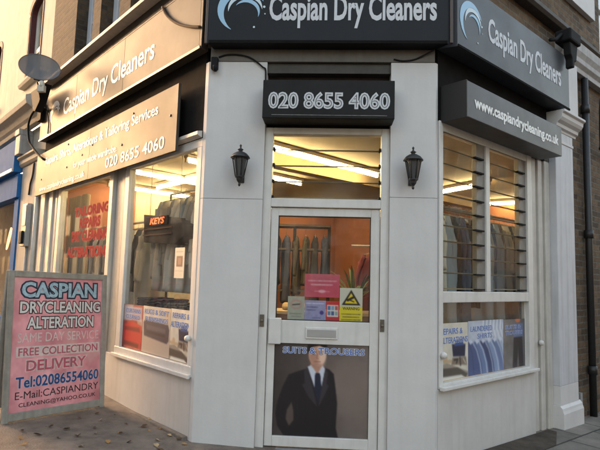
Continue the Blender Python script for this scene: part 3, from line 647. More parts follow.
# ================================================================== SMALL THINGS ON THE WALLS
def lantern(x, label):
    c = FR(x, -.125, 2.15); t = thing('wall_lantern', c, label, 'wall lantern', 'lanterns on the pillars')
    br = MB(); br.box(FR, x-.022, x+.022, -.014, -.001, 2.20, 2.34)
    br.tube([FR(x, -.012, 2.30), FR(x, -.05, 2.262), FR(x, -.085, 2.232), FR(x, -.125, 2.226)], .011, 8); br.link('bracket', IRON, t, .003)
    bd = MB()
    N6 = 6
    for k in range(N6):
        a0 = 2*math.pi*k/N6
        bd.tube([c+Vector((.036*math.cos(a0), .036*math.sin(a0), .085)), c+Vector((.064*math.cos(a0), .064*math.sin(a0), .235))], .0055, 6)
    bd.lathe(c, [(.006, .0), (.012, .012), (.010, .028), (.026, .05), (.030, .07), (.042, .076), (.042, .088)], 6, smooth=False)
    bd.lathe(c, [(.066, .228), (.068, .240)], 6, smooth=False); bd.link('cage', IRON, t, .001)
    MB().lathe(c, [(.033, .088), (.060, .228)], 6, smooth=False).link('glass', mat('smoked_lantern_glass', (.07, .072, .075), .15), t)
    MB().lathe(c, [(.082, .238), (.080, .248), (.060, .272), (.034, .288), (.018, .292), (.016, .303), (.026, .309), (.008, .322), (.006, .336), (.011, .343), (.002, .356)], 12).link('cap', IRON, t)
lantern(-.755, 'black iron carriage lantern on the wide white pillar left of the door')
lantern(.673, 'black iron carriage lantern on the narrow white pillar right of the door')
# floodlight at the right end of the fascia
t = thing('floodlight', RW(2.30, -.22, 4.05), 'black floodlight on a bracket at the far end of the right fascia', 'floodlight')
MB().box(RW, 2.15, 2.45, -.30, -.12, 4.12, 4.26).link('housing', PLASTB, t, .02)
fb = MB(); fb.prism_xz(RW, [(2.20, 4.12), (2.42, 4.12), (2.38, 3.93), (2.33, 3.92), (2.32, 3.84), (2.26, 3.84), (2.26, 3.94), (2.22, 3.98)], -.27, -.19); fb.link('shroud', PLASTB, t, .012)
MB().tube([RW(2.40, -.16, 4.24), RW(2.55, -.12, 4.36), RW(2.62, -.02, 4.38)], .018).link('arm', PLASTB, t)
MB().tube([RW(2.15, -.20, 4.20), RW(2.02, -.185, 4.10), RW(1.9, -.18, 4.06)], .02).link('junction', PLASTB, t)
# sensor and its cables under the left end of the front fascia
t = thing('door_sensor', FR(-1.03, -.03, 3.2), 'small black sensor with loose cable under the left end of the front fascia', 'sensor')
MB().box(FR, -1.06, -1.00, -.055, -.002, 3.19, 3.30).link('body', PLASTB, t, .01); MB().lathe(FR(-1.02, -.05, 3.20), [(.016, -.03), (.022, .0), (.022, .02)], 10).link('lens', PLASTB, t)
tag(MB().cable([FR(-1.0, -.016, 3.31), FR(-.94, -.016, 3.33), FR(-.86, -.016, 3.335), FR(-.78, -.016, 3.325), FR(-.72, -.016, 3.305), FR(-.66, -.016, 3.265), FR(-.61, -.016, 3.222), FR(-.585, -.014, 3.20), FR(-.58, -.012, 3.10)], .007).link('cable', PLASTB), 'thin black cable draped across the top of the wide left pillar', 'cable')
tag(MB().cable([FR(.52, -.012, 3.30), FR(.60, -.012, 3.285), FR(.70, -.012, 3.30), FR(.80, -.03, 3.345), FR(.86, -.05, 3.37)], .007).link('cable', PLASTB), 'thin black cable sagging across the top of the right pillar', 'cable')
# satellite dish
D0 = LW(-3.38, -.50, 4.03); mt_ = LW(-4.55, -.10, 3.75)
t = thing('satellite_dish', mt_, 'grey mesh satellite dish on a black bracket at the far end of the left fascia', 'satellite dish')
Dc = Vector((-3.84, 2.06, 4.03)); nrm = (Vector((0, -4.4, 1.4))-Dc); nrm.z = 0; nrm = (nrm.normalized()*math.cos(math.radians(26))+Vector((0.0, 0, 1))*math.sin(math.radians(26))).normalized()
dm = MB(); rings = 9; seg = 40; ax = nrm; xa = Vector((0, 0, 1)).cross(ax).normalized(); ya = ax.cross(xa)
for side in (0, 1):
    vs = []; 
    for i in range(rings+1):
        r = i/rings
        for k in range(seg):
            q = 2*math.pi*k/seg; vs.append(Dc+xa*(.245*r*math.cos(q))+ya*(.225*r*math.sin(q))+ax*(.05*r*r-.003*side))
    fs = [(i*seg+k, i*seg+(k+1) % seg, (i+1)*seg+(k+1) % seg, (i+1)*seg+k) for i in range(rings) for k in range(seg)]
    if side: fs = [tuple(reversed(f)) for f in fs]
    dm.add(vs, fs, 0, True)
dm.link('dish', DISHM, t)
MB().tube([Dc+xa*(.246*math.cos(k*2*math.pi/40))+ya*(.226*math.sin(k*2*math.pi/40))+ax*.05 for k in range(41)], .006, 6).link('rim', DISHM, t)
am = MB(); low = Dc-ya*.20+ax*.02; tip = Vector((-3.70, 1.90, 3.745))
am.tube([Dc-ax*.04, low-ax*.03, tip], .013); am.tube([low+xa*.06, low-xa*.06], .012); am.link('feed_arm', PLASTB, t)
lnb = MB(); lnb.lathe(tip+Vector((0, 0, .03)), [(.020, -.05), (.034, -.02), (.036, .03), (.02, .05)], 14, axis=(Dc-tip)); lnb.box(Frame(tip.x, tip.y, 0), -.045, .045, -.03, .03, tip.z-.075, tip.z+.012); lnb.link('receiver', BEIGE, t, .006)
mk = MB(); mk.tube([Dc-ax*.03, Dc-ax*.10-Vector((0, 0, .10)), mt_+Vector((0, 0, .05)), LW(-4.55, -.002, 3.70)], .022); mk.box(LW, -4.64, -4.46, -.16, -.1, 3.66, 3.92)
mk.prism_xz(LW, [(-4.52, 4.06), (-3.86, 4.02), (-4.06, 3.80), (-4.24, 3.70), (-4.34, 3.74)], -.30, -.20); mk.link('mount', PLASTB, t, .01)
tag(MB().cable([LW(-4.60, -.17, 3.90), LW(-4.90, -.17, 3.83), LW(-5.04, -.17, 3.72), LW(-5.06, -.16, 3.58), LW(-5.0, -.15, 3.42), LW(-4.82, -.14, 3.30), LW(-4.55, -.13, 3.15), LW(-4.32, -.12, 3.05), LW(-4.30, -.06, 3.02)], .016).link('cable', PLASTB), 'thick black cable looping down from the satellite dish bracket', 'cable')
tag(MB().cable([LW(-4.38, -.13, 3.84), LW(-4.27, -.112, 3.72), LW(-4.20, -.110, 3.58), LW(-4.19, -.112, 3.40)], .009).link('cable', PLASTB), 'short black cable hanging over the left end of the fascia face', 'cable')
tag(MB().cable([LW(.0, -.110, 3.555), LW(-.09, -.112, 3.585), LW(-.20, -.112, 3.63), LW(-.35, -.112, 3.70), LW(-.50, -.112, 3.79), LW(-.64, -.112, 3.90), LW(-.74, -.112, 4.02)], .014).link('cable', mat('brown_shadow_curve', (.07, .042, .026), .8, spec=.2)), 'brown curve standing in for a soft shadow across the corner end of the left fascia', 'cable')  # brown strand laid on the fascia in place of a soft curved shadow

# ================================================================== A-BOARD
A0, A1 = Vector((-2.700, .015, .1215)), Vector((-2.178, .838, .098))
dA = (A1-A0); LEN = Vector((dA.x, dA.y)).length; angA = math.degrees(math.atan2(dA.y, dA.x))
AB = Frame(A0.x, A0.y, angA); zb, HT = .105, 1.30; LEAN = .07
class LeanF:
    def __init__(s, F, k, z0): s.F, s.k, s.z0 = F, k, z0
    def __call__(s, x, y, z): return s.F(x, y+s.k*(z-s.z0), z-.022*(x/LEN)) 
AF = LeanF(AB, LEAN, zb); AK = LeanF(AB, -LEAN, zb)
ab = thing('pavement_board', AB(LEN/2, .1, zb), 'pink folding pavement board listing dry cleaning services, standing by the left window', 'pavement sign')
FRM = mat('weathered_white_frame', (.33, .32, .28), .55, var=.3, vscale=14, streak=.5)
fr_ = MB(); fr_.box(AF, 0, .05, .0, .03, zb+.0, zb+HT); fr_.box(AF, LEN-.05, LEN, .0, .03, zb, zb+HT); fr_.box(AF, .05, LEN-.05, .0, .03, zb+HT-.055, zb+HT); fr_.box(AF, .05, LEN-.05, .0, .03, zb+.02, zb+.085)
fr_.link('frame', FRM, ab, .004)
bk = MB(); y1 = .03+2*LEAN*HT
bk.box(AK, .0, .05, y1, y1+.03, zb, zb+HT); bk.box(AK, LEN-.05, LEN, y1, y1+.03, zb, zb+HT); bk.box(AK, .05, LEN-.05, y1+.005, y1+.025, zb+.1, zb+HT); bk.link('back_leaf', FRM, ab, .004)
cv = Canvas(120, 150, (214, 146, 152)).noise(11, 3, 8)
cv.poly([(.0, .36), (.55, .50), (1, .42), (1, .66), (.4, .62), (0, .72)], (205, 140, 146), .25, .08)
cv.poly([(.52, .33), (.62, .33), (.72, .55), (.60, .58)], (214, 190, 178), .3, .05); cv.poly([(.80, .60), (1, .50), (1, .62), (.86, .70)], (214, 180, 176), .5, .04)
cv.poly([(.0, .0), (.12, .0), (.04, .1), (0, .3)], (220, 170, 165), .5, .06)
pan = cv.sheet('poster_panel', ab, AF, .05, LEN-.05, zb+.085, zb+HT-.055, .012, .012)
AW = mat('faded_white_print', (.66, .66, .64), .5, var=.15, vscale=20); AKK = mat('black_print', (.025, .022, .024), .5); ABL = mat('royal_blue_print', (.02, .07, .24), .5, var=.3, vscale=25); ANV = mat('navy_print', (.02, .04, .07), .5, var=.4, vscale=30)
APK = mat('pink_print', (.44, .09, .13), .5); APW = mat('pale_pink_print', (.70, .58, .55), .5, var=.3, vscale=25); ALB = mat('pale_blue_print', (.40, .58, .68), .5, var=.45, vscale=40)
xa0, xa1 = .10, LEN-.09
H0 = zb+.085; HH = HT-.14
def al(body, f0, f1, zt, zb_, m, off, o2=None, m2=None, o3=None, m3=None):
    x0, x1 = .05+f0*(LEN-.1), .05+f1*(LEN-.1); z1 = H0+HH*(1-zt); z0 = H0+HH*(1-zb_); y = .0115
    if m3: text('lettering_outline', ab, m3, AF, body, x0, x1, z0, z1, y, th=.001, off=o3, ref=off); y -= .0013
    if m2: text('lettering_outline', ab, m2, AF, body, x0, x1, z0, z1, y, th=.001, off=o2, ref=off); y -= .0013
    text('lettering', ab, m, AF, body, x0, x1, z0, z1, y, th=.001, off=off)
al('CASPIAN', .08, .93, .035, .155, ALB, .032, .11, ANV)
al('DRYCLEANING', .07, .98, .185, .275, AW, .026, .085, AKK)
al('ALTERATION', .15, .90, .305, .395, AW, .026, .085, AKK)
al('SAME DAY SERVICE', .06, .97, .425, .495, APW, 0)
x0, x1 = .05+.05*(LEN-.1), .05+.98*(LEN-.1)
MB().box(AF, x0, x1, .0095, .0115, H0+HH*(1-.605), H0+HH*(1-.525)).link('lettering_plate', APW, ab)
text('lettering', ab, APK, AF, 'FREE COLLECTION', x0+.02, x1-.02, H0+HH*(1-.595), H0+HH*(1-.535), .009, th=.001, off=.012)
al('DELIVERY', .16, .82, .63, .71, APK, .02, .085, APW)
al('Tel:02086554060', .06, .98, .745, .83, ABL, .022, .045, AW)
al('E-Mail:CASPIANDRY', .06, .98, .855, .91, AKK, 0)
al('CLEANING@YAHOO.CO.UK', .10, .95, .935, .975, AKK, .006)

# ================================================================== POSTERS AND STICKERS
# man in a suit, on the door
cv = Canvas(128, 128, (70, 60, 56)); cv.grad((50, 45, 44), (112, 101, 95), .25).noise(4.5, 5, 5)
cv.ell(.78, .42, .34, .36, (136, 119, 110), .65, 1.2); cv.ell(.2, .2, .3, .3, (96, 82, 76), .35, 1.2)
J = (27, 24, 28); cv.k = 1.06; cv.dx = -.022; cv.dy = .012
cv.poly([(.42, .26), (.30, .30), (.20, .34), (.145, .46), (.095, .62), (.075, .74), (.10, .86), (.16, .95), (.18, 1.05), (.72, 1.05), (.675, .86), (.685, .62), (.66, .42), (.645, .32), (.60, .275), (.53, .25)], J, 1, .012)
cv.poly([(.235, .62), (.255, .70), (.26, .80), (.215, .86), (.18, .79), (.19, .70)], (84, 72, 66), 1, .012)
cv.poly([(.42, .14), (.54, .14), (.54, .28), (.48, .36), (.41, .28)], (176, 132, 112), 1, .01)
cv.poly([(.385, .255), (.42, .235), (.485, .33), (.53, .235), (.56, .27), (.53, .44), (.49, .56), (.45, .44)], (196, 202, 214), 1, .008)
cv.poly([(.465, .315), (.505, .315), (.515, .345), (.53, .50), (.495, .62), (.46, .50), (.46, .345)], (28, 33, 52), 1, .006)
cv.poly([(.385, .255), (.35, .30), (.36, .42), (.335, .44), (.40, .56), (.49, .66), (.45, .50)], (54, 49, 55), .9, .006)
cv.poly([(.56, .265), (.59, .31), (.575, .42), (.60, .44), (.55, .56), (.50, .66), (.53, .46)], (56, 51, 57), .9, .006)
cv.line([(.49, .66), (.485, .98)], .006, (14, 12, 15), .8); cv.line([(.31, .42), (.29, .60), (.30, .8)], .006, (44, 40, 45), .5); cv.line([(.62, .42), (.63, .62), (.62, .86)], .006, (44, 40, 45), .4)
cv.ell(.480, .125, .088, .125, (206, 162, 140), 1, .08); cv.ell(.525, .13, .04, .11, (238, 206, 184), .6, .8); cv.ell(.445, .15, .05, .09, (150, 104, 84), .5, .8)
cv.poly([(.385, .12), (.38, .03), (.43, -.02), (.53, -.02), (.575, .03), (.572, .12), (.555, .06), (.50, .035), (.43, .05), (.405, .09)], (26, 20, 18), 1, .01)
for ex in (.445, .515): cv.line([(ex-.02, .098), (ex+.018, .096)], .008, (46, 32, 28), 1); cv.ell(ex, .118, .016, .010, (44, 32, 30), 1, .3)
cv.line([(.482, .12), (.474, .165), (.488, .168)], .007, (128, 84, 68), .7); cv.line([(.452, .20), (.51, .20)], .008, (128, 70, 62), .8); cv.ell(.484, .235, .05, .02, (150, 104, 86), .4, .8)
man = cv.sheet('suit_poster', None, FR, -.436, .349, .114, .860, .0785, .002)
tag(man, 'brown poster of a man in dark suit and tie filling the lower door panel', 'poster')
BLUET = mat('blue_poster_lettering', (.08, .16, .44), .5); WHITET = mat('white_poster_outline', (.70, .72, .76), .5)
text('lettering_outline', man, WHITET, FR, 'SUITS & TROUSERS', -.365, .315, .780, .832, .0775, th=.0008, off=.052, ref=.014)
text('lettering', man, BLUET, FR, 'SUITS & TROUSERS', -.365, .315, .780, .832, .0765, th=.0008, off=.014)
# notices behind the door glass
cv = Canvas(50, 42, (196, 74, 98)).noise(3, 2); cv.words(.12, .9, .30, .05, (240, 190, 200), .7, 3); cv.words(.2, .8, .46, .05, (240, 190, 200), .7, 5); cv.ell(.5, .74, .10, .07, (238, 196, 206), .7, .4); cv.words(.3, .7, .74, .03, (240, 200, 206), .6, 8)
tag(cv.sheet('notice', None, FR, -.198, .096, 1.250, 1.445, .092, .001), 'bright pink notice stuck on the inside of the door glass', 'notice')
cv = Canvas(36, 52, (166, 168, 152)).noise(3, 4); cv.ell(.5, .34, .34, .20, (190, 130, 126), .75, .3); cv.ell(.5, .34, .26, .14, (172, 170, 156), .9, .3); cv.line([(.3, .36), (.7, .33)], .07, (60, 50, 52)); cv.words(.15, .85, .72, .05, (110, 108, 100), .8, 2); cv.words(.25, .8, .84, .04, (110, 108, 100), .7, 6)
tag(cv.sheet('sticker', None, FR, -.337, -.196, 1.052, 1.252, .0905, .001), 'pale grey sticker with a round red emblem, lowest left on the door glass', 'sticker', 'stickers on the door glass')
cv = Canvas(52, 46, (150, 148, 190)).noise(4, 6); cv.words(.1, .9, .16, .05, (220, 220, 236), .8, 3); cv.words(.12, .6, .34, .05, (80, 80, 120), .8, 4); cv.words(.12, .5, .48, .05, (80, 80, 120), .8, 9); cv.ell(.80, .60, .09, .10, (60, 40, 130), 1, .3); cv.words(.4, .75, .86, .05, (96, 92, 130), .7, 11)
tag(cv.sheet('sticker', None, FR, -.194, -.014, 1.054, 1.222, .0905, .001), 'pale violet card sticker with a small dark disc, below the pink notice', 'sticker', 'stickers on the door glass')
cv = Canvas(36, 46, (196, 40, 46)); cv.poly([(.08, .2), (.92, .2), (.92, .78), (.08, .78)], (225, 220, 218))
for i in range(3):
    for j in range(2): cv.poly([(.13+.27*i, .25+.26*j), (.34+.27*i, .25+.26*j), (.34+.27*i, .45+.26*j), (.13+.27*i, .45+.26*j)], [(70, 110, 170), (130, 160, 190), (180, 90, 80), (90, 130, 170), (60, 90, 140), (150, 170, 160)][i+3*j])
tag(cv.sheet('sticker', None, FR, -.012, .098, 1.054, 1.220, .0905, .001), 'red sticker with six small card pictures, low on the door glass', 'sticker', 'stickers on the door glass')
cv = Canvas(48, 70, (206, 204, 190)); cv.poly([(0, .55), (1, .55), (1, 1), (0, 1)], (226, 206, 40)); cv.poly([(.5, .06), (.9, .50), (.1, .50)], (20, 18, 14), 1); cv.poly([(.5, .15), (.78, .455), (.22, .455)], (232, 206, 44), 1)
cv.line([(.36, .36), (.58, .28)], .10, (24, 22, 18)); cv.line([(.46, .36), (.62, .40)], .04, (24, 22, 18)); cv.words(.1, .9, .76, .04, (70, 60, 20), .8, 4); cv.words(.15, .85, .84, .04, (70, 60, 20), .8, 5); cv.words(.1, .9, .92, .04, (70, 60, 20), .8, 7)
ws = tag(cv.sheet('warning_sign', None, FR, .101, .292, 1.048, 1.334, .0905, .001), 'yellow and white security camera warning sign on the door glass', 'warning sign')
text('lettering', ws, mat('dark_warning_print', (.07, .05, .01), .5), FR, 'WARNING', .125, .268, 1.150, 1.176, .0902, th=.0006, off=.02)
# window posters
def poster(cv, F, x0, x1, z0, z1, y, label, lines, tm=BLUET, om=WHITET):
    o = tag(cv.sheet('poster', None, F, x0, x1, z0, z1, y, .0015), label, 'poster', 'service posters along the window bottoms')
    for body, f0, f1, ft, fb in lines:
        a_, c_ = x0+f0*(x1-x0), x0+f1*(x1-x0); t1, t0 = z1-ft*(z1-z0), z1-fb*(z1-z0)
        text('lettering_outline', o, om, F, body, a_, c_, t0, t1, y-.0008, th=.0006, off=.045, ref=.012)
        text('lettering', o, tm, F, body, a_, c_, t0, t1, y-.0016, th=.0006, off=.012)
    return o
def sewing(seed):
    cv = Canvas(64, 66, (206, 200, 184)).noise(5, seed, 5); cv.poly([(.0, .72), (.25, .70), (1.0, .90), (1, 1), (0, 1)], (150, 140, 126), 1, .02); cv.poly([(.0, .78), (.62, .80), (.98, .94), (.9, 1), (0, .92)], (84, 78, 70), 1, .02); cv.poly([(.1, .93), (.75, .94), (.9, 1), (.05, 1)], (222, 220, 210), .9, .02)
    cv.poly([(.42, .38), (.90, .40), (.88, .62), (.46, .60)], (34, 40, 66), 1, .03); cv.poly([(.55, .32), (.8, .30), (.84, .42), (.5, .42)], (60, 84, 140), 1, .03)
    cv.poly([(.44, .62), (.92, .63), (.95, .78), (.40, .74)], (120, 106, 92), .9, .03); cv.line([(.50, .66), (.62, .66), (.58, .72)], .04, (54, 48, 46), .9); cv.line([(.70, .64), (.72, .76)], .05, (60, 54, 50), .8); cv.line([(.82, .66), (.90, .74)], .03, (200, 190, 176), .8)
    cv.line([(.04, .66), (.4, .68)], .06, (180, 150, 110), .7); cv.ell(.2, .62, .07, .06, (190, 160, 120), .8, .4); return cv
cv = Canvas(48, 66, (150, 60, 52)).noise(10, 3, 6); cv.poly([(.0, .0), (.5, .0), (.44, .36), (0, .40)], (164, 158, 150), .8, .06); cv.poly([(.72, .36), (1, .30), (1, .56), (.78, .5)], (176, 160, 140), .8, .05); cv.poly([(.06, .05), (.94, .05), (.94, .36), (.06, .36)], (186, 184, 198), .8, .05)
cv.poly([(.10, .46), (.5, .38), (.95, .46), (1, .80), (.86, .98), (.10, .92), (.02, .7)], (188, 46, 44), 1, .04); cv.poly([(.12, .52), (.85, .50), (.9, .60), (.1, .60)], (110, 24, 26), .8, .05); cv.poly([(.1, .84), (.86, .86), (.84, .96), (.1, .93)], (90, 34, 28), .8, .05)
poster(cv, LW, -1.505, -1.055, .652, 1.09, .022, 'poster with a red armchair, farthest from the corner in the left window', [('CURTAINS', .14, .88, .09, .19), ('CLEANED', .16, .86, .23, .33)])
cv = Canvas(66, 66, (196, 186, 170)).noise(5, 8, 6); cv.poly([(0, .55), (1, .62), (1, 1), (0, 1)], (178, 164, 150), 1, .05); cv.poly([(.04, .36), (.10, .30), (.92, .34), (.97, .44), (.96, .66), (.90, .72), (.08, .64)], (66, 62, 74), 1, .02); cv.poly([(.16, .40), (.84, .43), (.84, .52), (.16, .50)], (88, 84, 98), 1, .03); cv.poly([(.16, .52), (.84, .55), (.84, .60), (.16, .58)], (50, 46, 56), 1, .02); cv.poly([(.80, .0), (1, 0), (1, .3), (.82, .3)], (206, 176, 140), .7, .04)
poster(cv, LW, -1.050, -.495, .652, 1.095, .022, 'poster with a grey sofa, middle of three in the left window', [('RUGS & SOFT', .06, .94, .06, .17), ('FURNISHINGS', .10, .92, .22, .32)])
poster(sewing(2), LW, -.490, -.132, .652, 1.10, .022, 'poster of folded cloth and sewing machine beside the left window corner frame', [('REPAIRS &', .10, .92, .07, .18), ('ALTERATIONS', .02, 1.02, .24, .36)])
poster(sewing(4), RW, .113, .555, .588, 1.060, .034, 'poster of folded cloth and sewing machine, nearest the door in the right window', [('REPAIRS &', .02, .80, .09, .20), ('ALTERATIONS', .02, .98, .25, .36)])
cv = Canvas(70, 66, (176, 184, 198)).noise(9, 9, 7)
for k in range(5, -1, -1):
    x = -.04+k*.165; cc = [(74, 88, 130), (104, 122, 160), (62, 74, 112), (128, 146, 180), (104, 120, 158), (164, 176, 196)][k]
    cv.poly([(x, .46), (x+.05, .37), (x+.12, .35), (x+.19, .40), (x+.30, .55), (x+.40, .80), (x+.44, 1.05), (x+.02, 1.05), (x-.03, .7)], cc, 1, .025)
    cv.line([(x+.15, .38), (x+.27, .55), (x+.36, .80), (x+.40, 1.05)], .030, (196, 206, 222), .65); cv.line([(x+.06, .40), (x+.15, .60), (x+.20, 1.05)], .02, tuple(c*.7 for c in cc), .6)
    cv.poly([(x+.05, .37), (x+.12, .34), (x+.17, .39), (x+.11, .44)], (206, 214, 228), .9, .015)
for k in range(7): cv.line([(.42+.10*k, .0), (.40+.10*k, .16), (.46+.10*k, .34)], .04, (224, 228, 232), .6); cv.line([(.46+.10*k, .0), (.44+.10*k, .2)], .02, (110, 126, 160), .5)
poster(cv, RW, .560, 1.20, .588, 1.066, .034, 'poster of blue shirts on hangers, middle of the right window', [('LAUNDERED', .06, .66, .10, .20), ('SHIRTS', .24, .66, .24, .34)])
cv = Canvas(46, 66, (108, 106, 106)).grad((122, 118, 116), (92, 90, 92), 0).noise(5, 12, 6); cv.poly([(.48, .10), (.9, .10), (.9, .38), (.46, .38)], (96, 116, 160), .8, .03); cv.poly([(.46, .38), (.86, .38), (.92, 1), (.70, 1), (.66, .6), (.60, 1), (.40, 1)], (44, 42, 48), 1, .03); cv.ell(.66, .03, .12, .05, (196, 110, 70), .9, .4)
poster(cv, RW, 1.205, 1.65, .588, 1.060, .034, 'grey poster of dark trousers, farthest from the door in the right window', [('SUITS &', .08, .80, .12, .20), ('TROUSERS', .08, .88, .24, .32)])
# lettering on second left window
wl_ = thing('window_lettering', LW(-2.7, .02, 1.65), 'four lines of red lettering stuck on the window behind the pavement board', 'window lettering')
REDV = mat('red_vinyl_letter', (.38, .05, .045), .95, spec=.05); PKV = mat('pale_vinyl_outline', (.40, .11, .095), .95, spec=.05)
for body, x0, x1, z0, z1 in (('TAILORING', -3.22, -2.10, 2.12, 2.235), ('REPAIRS', -3.02, -2.34, 1.965, 2.085), ('DRY CLEANING', -3.28, -2.08, 1.80, 1.925), ('ALTERATIONS', -3.42, -2.04, 1.60, 1.72)):
    text('lettering_outline', wl_, PKV, LW, body, x0, x1, z0, z1, .029, th=.0006, off=.075, ref=.02)
    text('lettering', wl_, REDV, LW, body, x0, x1, z0, z1, .0275, th=.0006, off=.02)
# white notice in the corner window
cv = Canvas(30, 60, (206, 200, 184)); cv.poly([(.2, .28), (.82, .28), (.82, .62), (.2, .62)], (96, 78, 74)); cv.poly([(.34, .34), (.66, .34), (.66, .56), (.34, .56)], (160, 120, 108), .8); cv.words(.15, .85, .14, .05, (120, 114, 104), .8, 2); cv.words(.15, .85, .76, .04, (150, 144, 132), .7, 3)
tag(cv.sheet('notice', None, LW, -.478, -.305, 1.375, 1.650, .024, .001), 'tall white notice with a small picture, inside the left corner window', 'notice')

# ================================================================== INSIDE THE SHOP
def tube_light(a, c, label):
    a, c = Vector(a), Vector(c); t = thing('ceiling_light', (a+c)/2, label, 'ceiling light', 'fluorescent ceiling lights')
    d = (c-a); F = Frame(a.x, a.y, math.degrees(math.atan2(d.y, d.x))); L = d.length
    MB().box(F, 0, L, -.045, .045, 2.815, 2.858).link('batten', mat('cream_light_batten', (.62, .56, .45), .5), t, .004)
    MB().tube([F(.03, 0, 2.785), F(L-.03, 0, 2.785)], .021, 10).link('tube', TUBE, t)
    ec = MB(); ec.box(F, 0, .03, -.02, .02, 2.76, 2.815); ec.box(F, L-.03, L, -.02, .02, 2.76, 2.815); ec.link('end_holder', UPVC, t)
Z = 2.8
tube_light((-.92, .80, Z), (.63, 2.52, Z), 'long lit fluorescent tube slanting behind the fanlight over the door')
tube_light((-1.75, 1.75, Z), (-.42, 3.22, Z), 'short lit fluorescent tube end seen low in the fanlight over the door')
tube_light((-2.75, 2.45, Z), (-1.85, 3.55, Z), 'lit fluorescent tube above the corner end of the left window')
tube_light((-3.5, 3.6, Z), (-2.5, 4.75, Z), 'lit fluorescent tube farthest back in the left window')
tube_light((1.55, 3.95, Z), (2.20, 2.90, Z), 'bright fluorescent tube in the near half of the right louvred window')
tube_light((2.75, 4.85, Z), (3.55, 4.40, Z), 'fluorescent tube in the far half of the right louvred window')
p_, q_ = LW(-3.9, 1.5, Z), LW(-2.3, 1.5, Z)  # added tube, hidden by the sign board, to brighten the clothes below
tube_light(p_, q_, 'unseen fluorescent tube added behind the sign board to light the red lettered window')
tube_light((-.7, 6.0, Z), (.55, 6.25, Z), 'fluorescent tube at the back of the shop above the door glass')
# ceiling battens / boxed beam
struct(MB().prism_xy([P2(2.2, 1.4), P2(2.35, 1.4), P2(2.35, 6.3), P2(2.2, 6.3)], 2.70, 2.86).link('ceiling_beam', CEILM))
# garments
def garment_mesh(long, flare, seed):
    r = random.Random(seed); b = MB(); n, seg = 22, 56; vs = []
    ph = [r.uniform(0, 6.28) for _ in range(6)]
    for i in range(n+1):
        t = i/n; sh = min(1, t/.10)
        hw = .05+.175*sh**.6+flare*t+.006*math.sin(9*t+ph[0]); th = .020+.030*sh+.010*t
        for k in range(seg):
            q = 2*math.pi*k/seg; c, si = math.cos(q), math.sin(q)
            fold = .30*t*math.sin(7*c*1.6+ph[1]+1.2*t)+.18*math.sin(13*c+ph[2]+4*t)*t+.10*math.sin(5*c+9*t+ph[3])
            vs.append(Vector((math.copysign(abs(c)**.8, c)*hw+.006*math.sin(11*t+ph[4])*t, math.copysign(abs(si)**.7, si)*th*(1+fold)+.012*math.sin(3*t+c*2+ph[5]), -long*t-.012*t*math.sin(c*4+seed)-(.055*abs(c) if i < 3 else 0)*(1-t*2))))
    fs = [(i*seg+(k+1) % seg, i*seg+k, (i+1)*seg+k, (i+1)*seg+(k+1) % seg) for i in range(n) for k in range(seg)]
    fs.append(list(range(seg))); fs.append([n*seg+k for k in range(seg-1, -1, -1)])
    b.add(vs, fs, 0, True)
    for e in (-1, 1):                                  # sleeves: flattened tubes
        m_, sg = 12, 14; vs = []
        for i in range(m_+1):
            t = i/m_; cx = e*(.165+.075*min(1, t*3)+.01*t); cy = .016*math.sin(2.2*t+ph[1]); cz = -.045-.06*min(1, t*3)-(long*.58)*t
            for k in range(sg):
                q = 2*math.pi*k/sg; w_ = .040-.008*t+.004*math.sin(14*t+ph[2]); d_ = .030-.006*t+.005*math.sin(11*t+q*2+ph[3])
                vs.append(Vector((cx+w_*math.cos(q)*.8, cy+d_*math.sin(q), cz+.006*math.sin(q*2+8*t))))
        b.add(vs, [(i*sg+(k+1) % sg, i*sg+k, (i+1)*sg+k, (i+1)*sg+(k+1) % sg) for i in range(m_) for k in range(sg)]+[list(range(sg)), [m_*sg+k for k in range(sg-1, -1, -1)]], 0, True)
    return b
HANG = [Vector((math.cos(t)*.022+0.0, 0, .085+math.sin(t)*.022)) for t in [math.radians(d) for d in range(200, -80, -30)]]
def make_garment(seed, long, flare):
    g_ = garment_mesh(long, flare, seed).link('hanging_garment', mat('grey_wool', (.20, .20, .19), .9), None, origin=(0, 0, 0))
    hb = MB(); hb.tube(HANG+[Vector((0, 0, .05)), Vector((0, 0, .012))], .0025, 5); hb.tube([Vector((-.18, 0, -.045)), Vector((0, 0, .014)), Vector((.18, 0, -.045))], .004, 5); hb.link('hanger', ALU, g_)
    return g_
CLOTH = {'white': mat('white_cotton', (.62, .60, .55), .9, var=.12, vscale=9), 'grey': mat('pale_grey_wool', (.30, .29, .27), .9, var=.2, vscale=9), 'charcoal': mat('charcoal_wool', (.045, .045, .048), .9), 'navy': mat('navy_cloth', (.025, .035, .075), .9), 'denim': mat('blue_denim', (.07, .11, .20), .9, var=.3, vscale=14), 'tan': mat('tan_cotton', (.34, .25, .15), .9), 'burgundy': mat('burgundy_cloth', (.11, .018, .030), .9), 'black': mat('black_cloth', (.014, .014, .015), .9), 'sky': mat('pale_blue_cotton', (.33, .40, .48), .9), 'olive': mat('olive_cloth', (.05, .05, .038), .9)}
protos = [make_garment(1, .95, .04), make_garment(2, .80, .02), make_garment(3, 1.08, .07)]
used = set()
def hang(P, ang, kind, cl, label, group):
    pr = protos[kind]
    o = pr if kind not in used else copy_tree(pr)
    used.add(kind)
    o.location = P; o.rotation_euler = (0, 0, math.radians(ang)); o.matrix_world = Matrix.Translation(P) @ Matrix.Rotation(math.radians(ang), 4, 'Z')
    o.material_slots[0].link = 'OBJECT'; o.material_slots[0].material = CLOTH[cl]
    tag(o, label, 'garment', group)
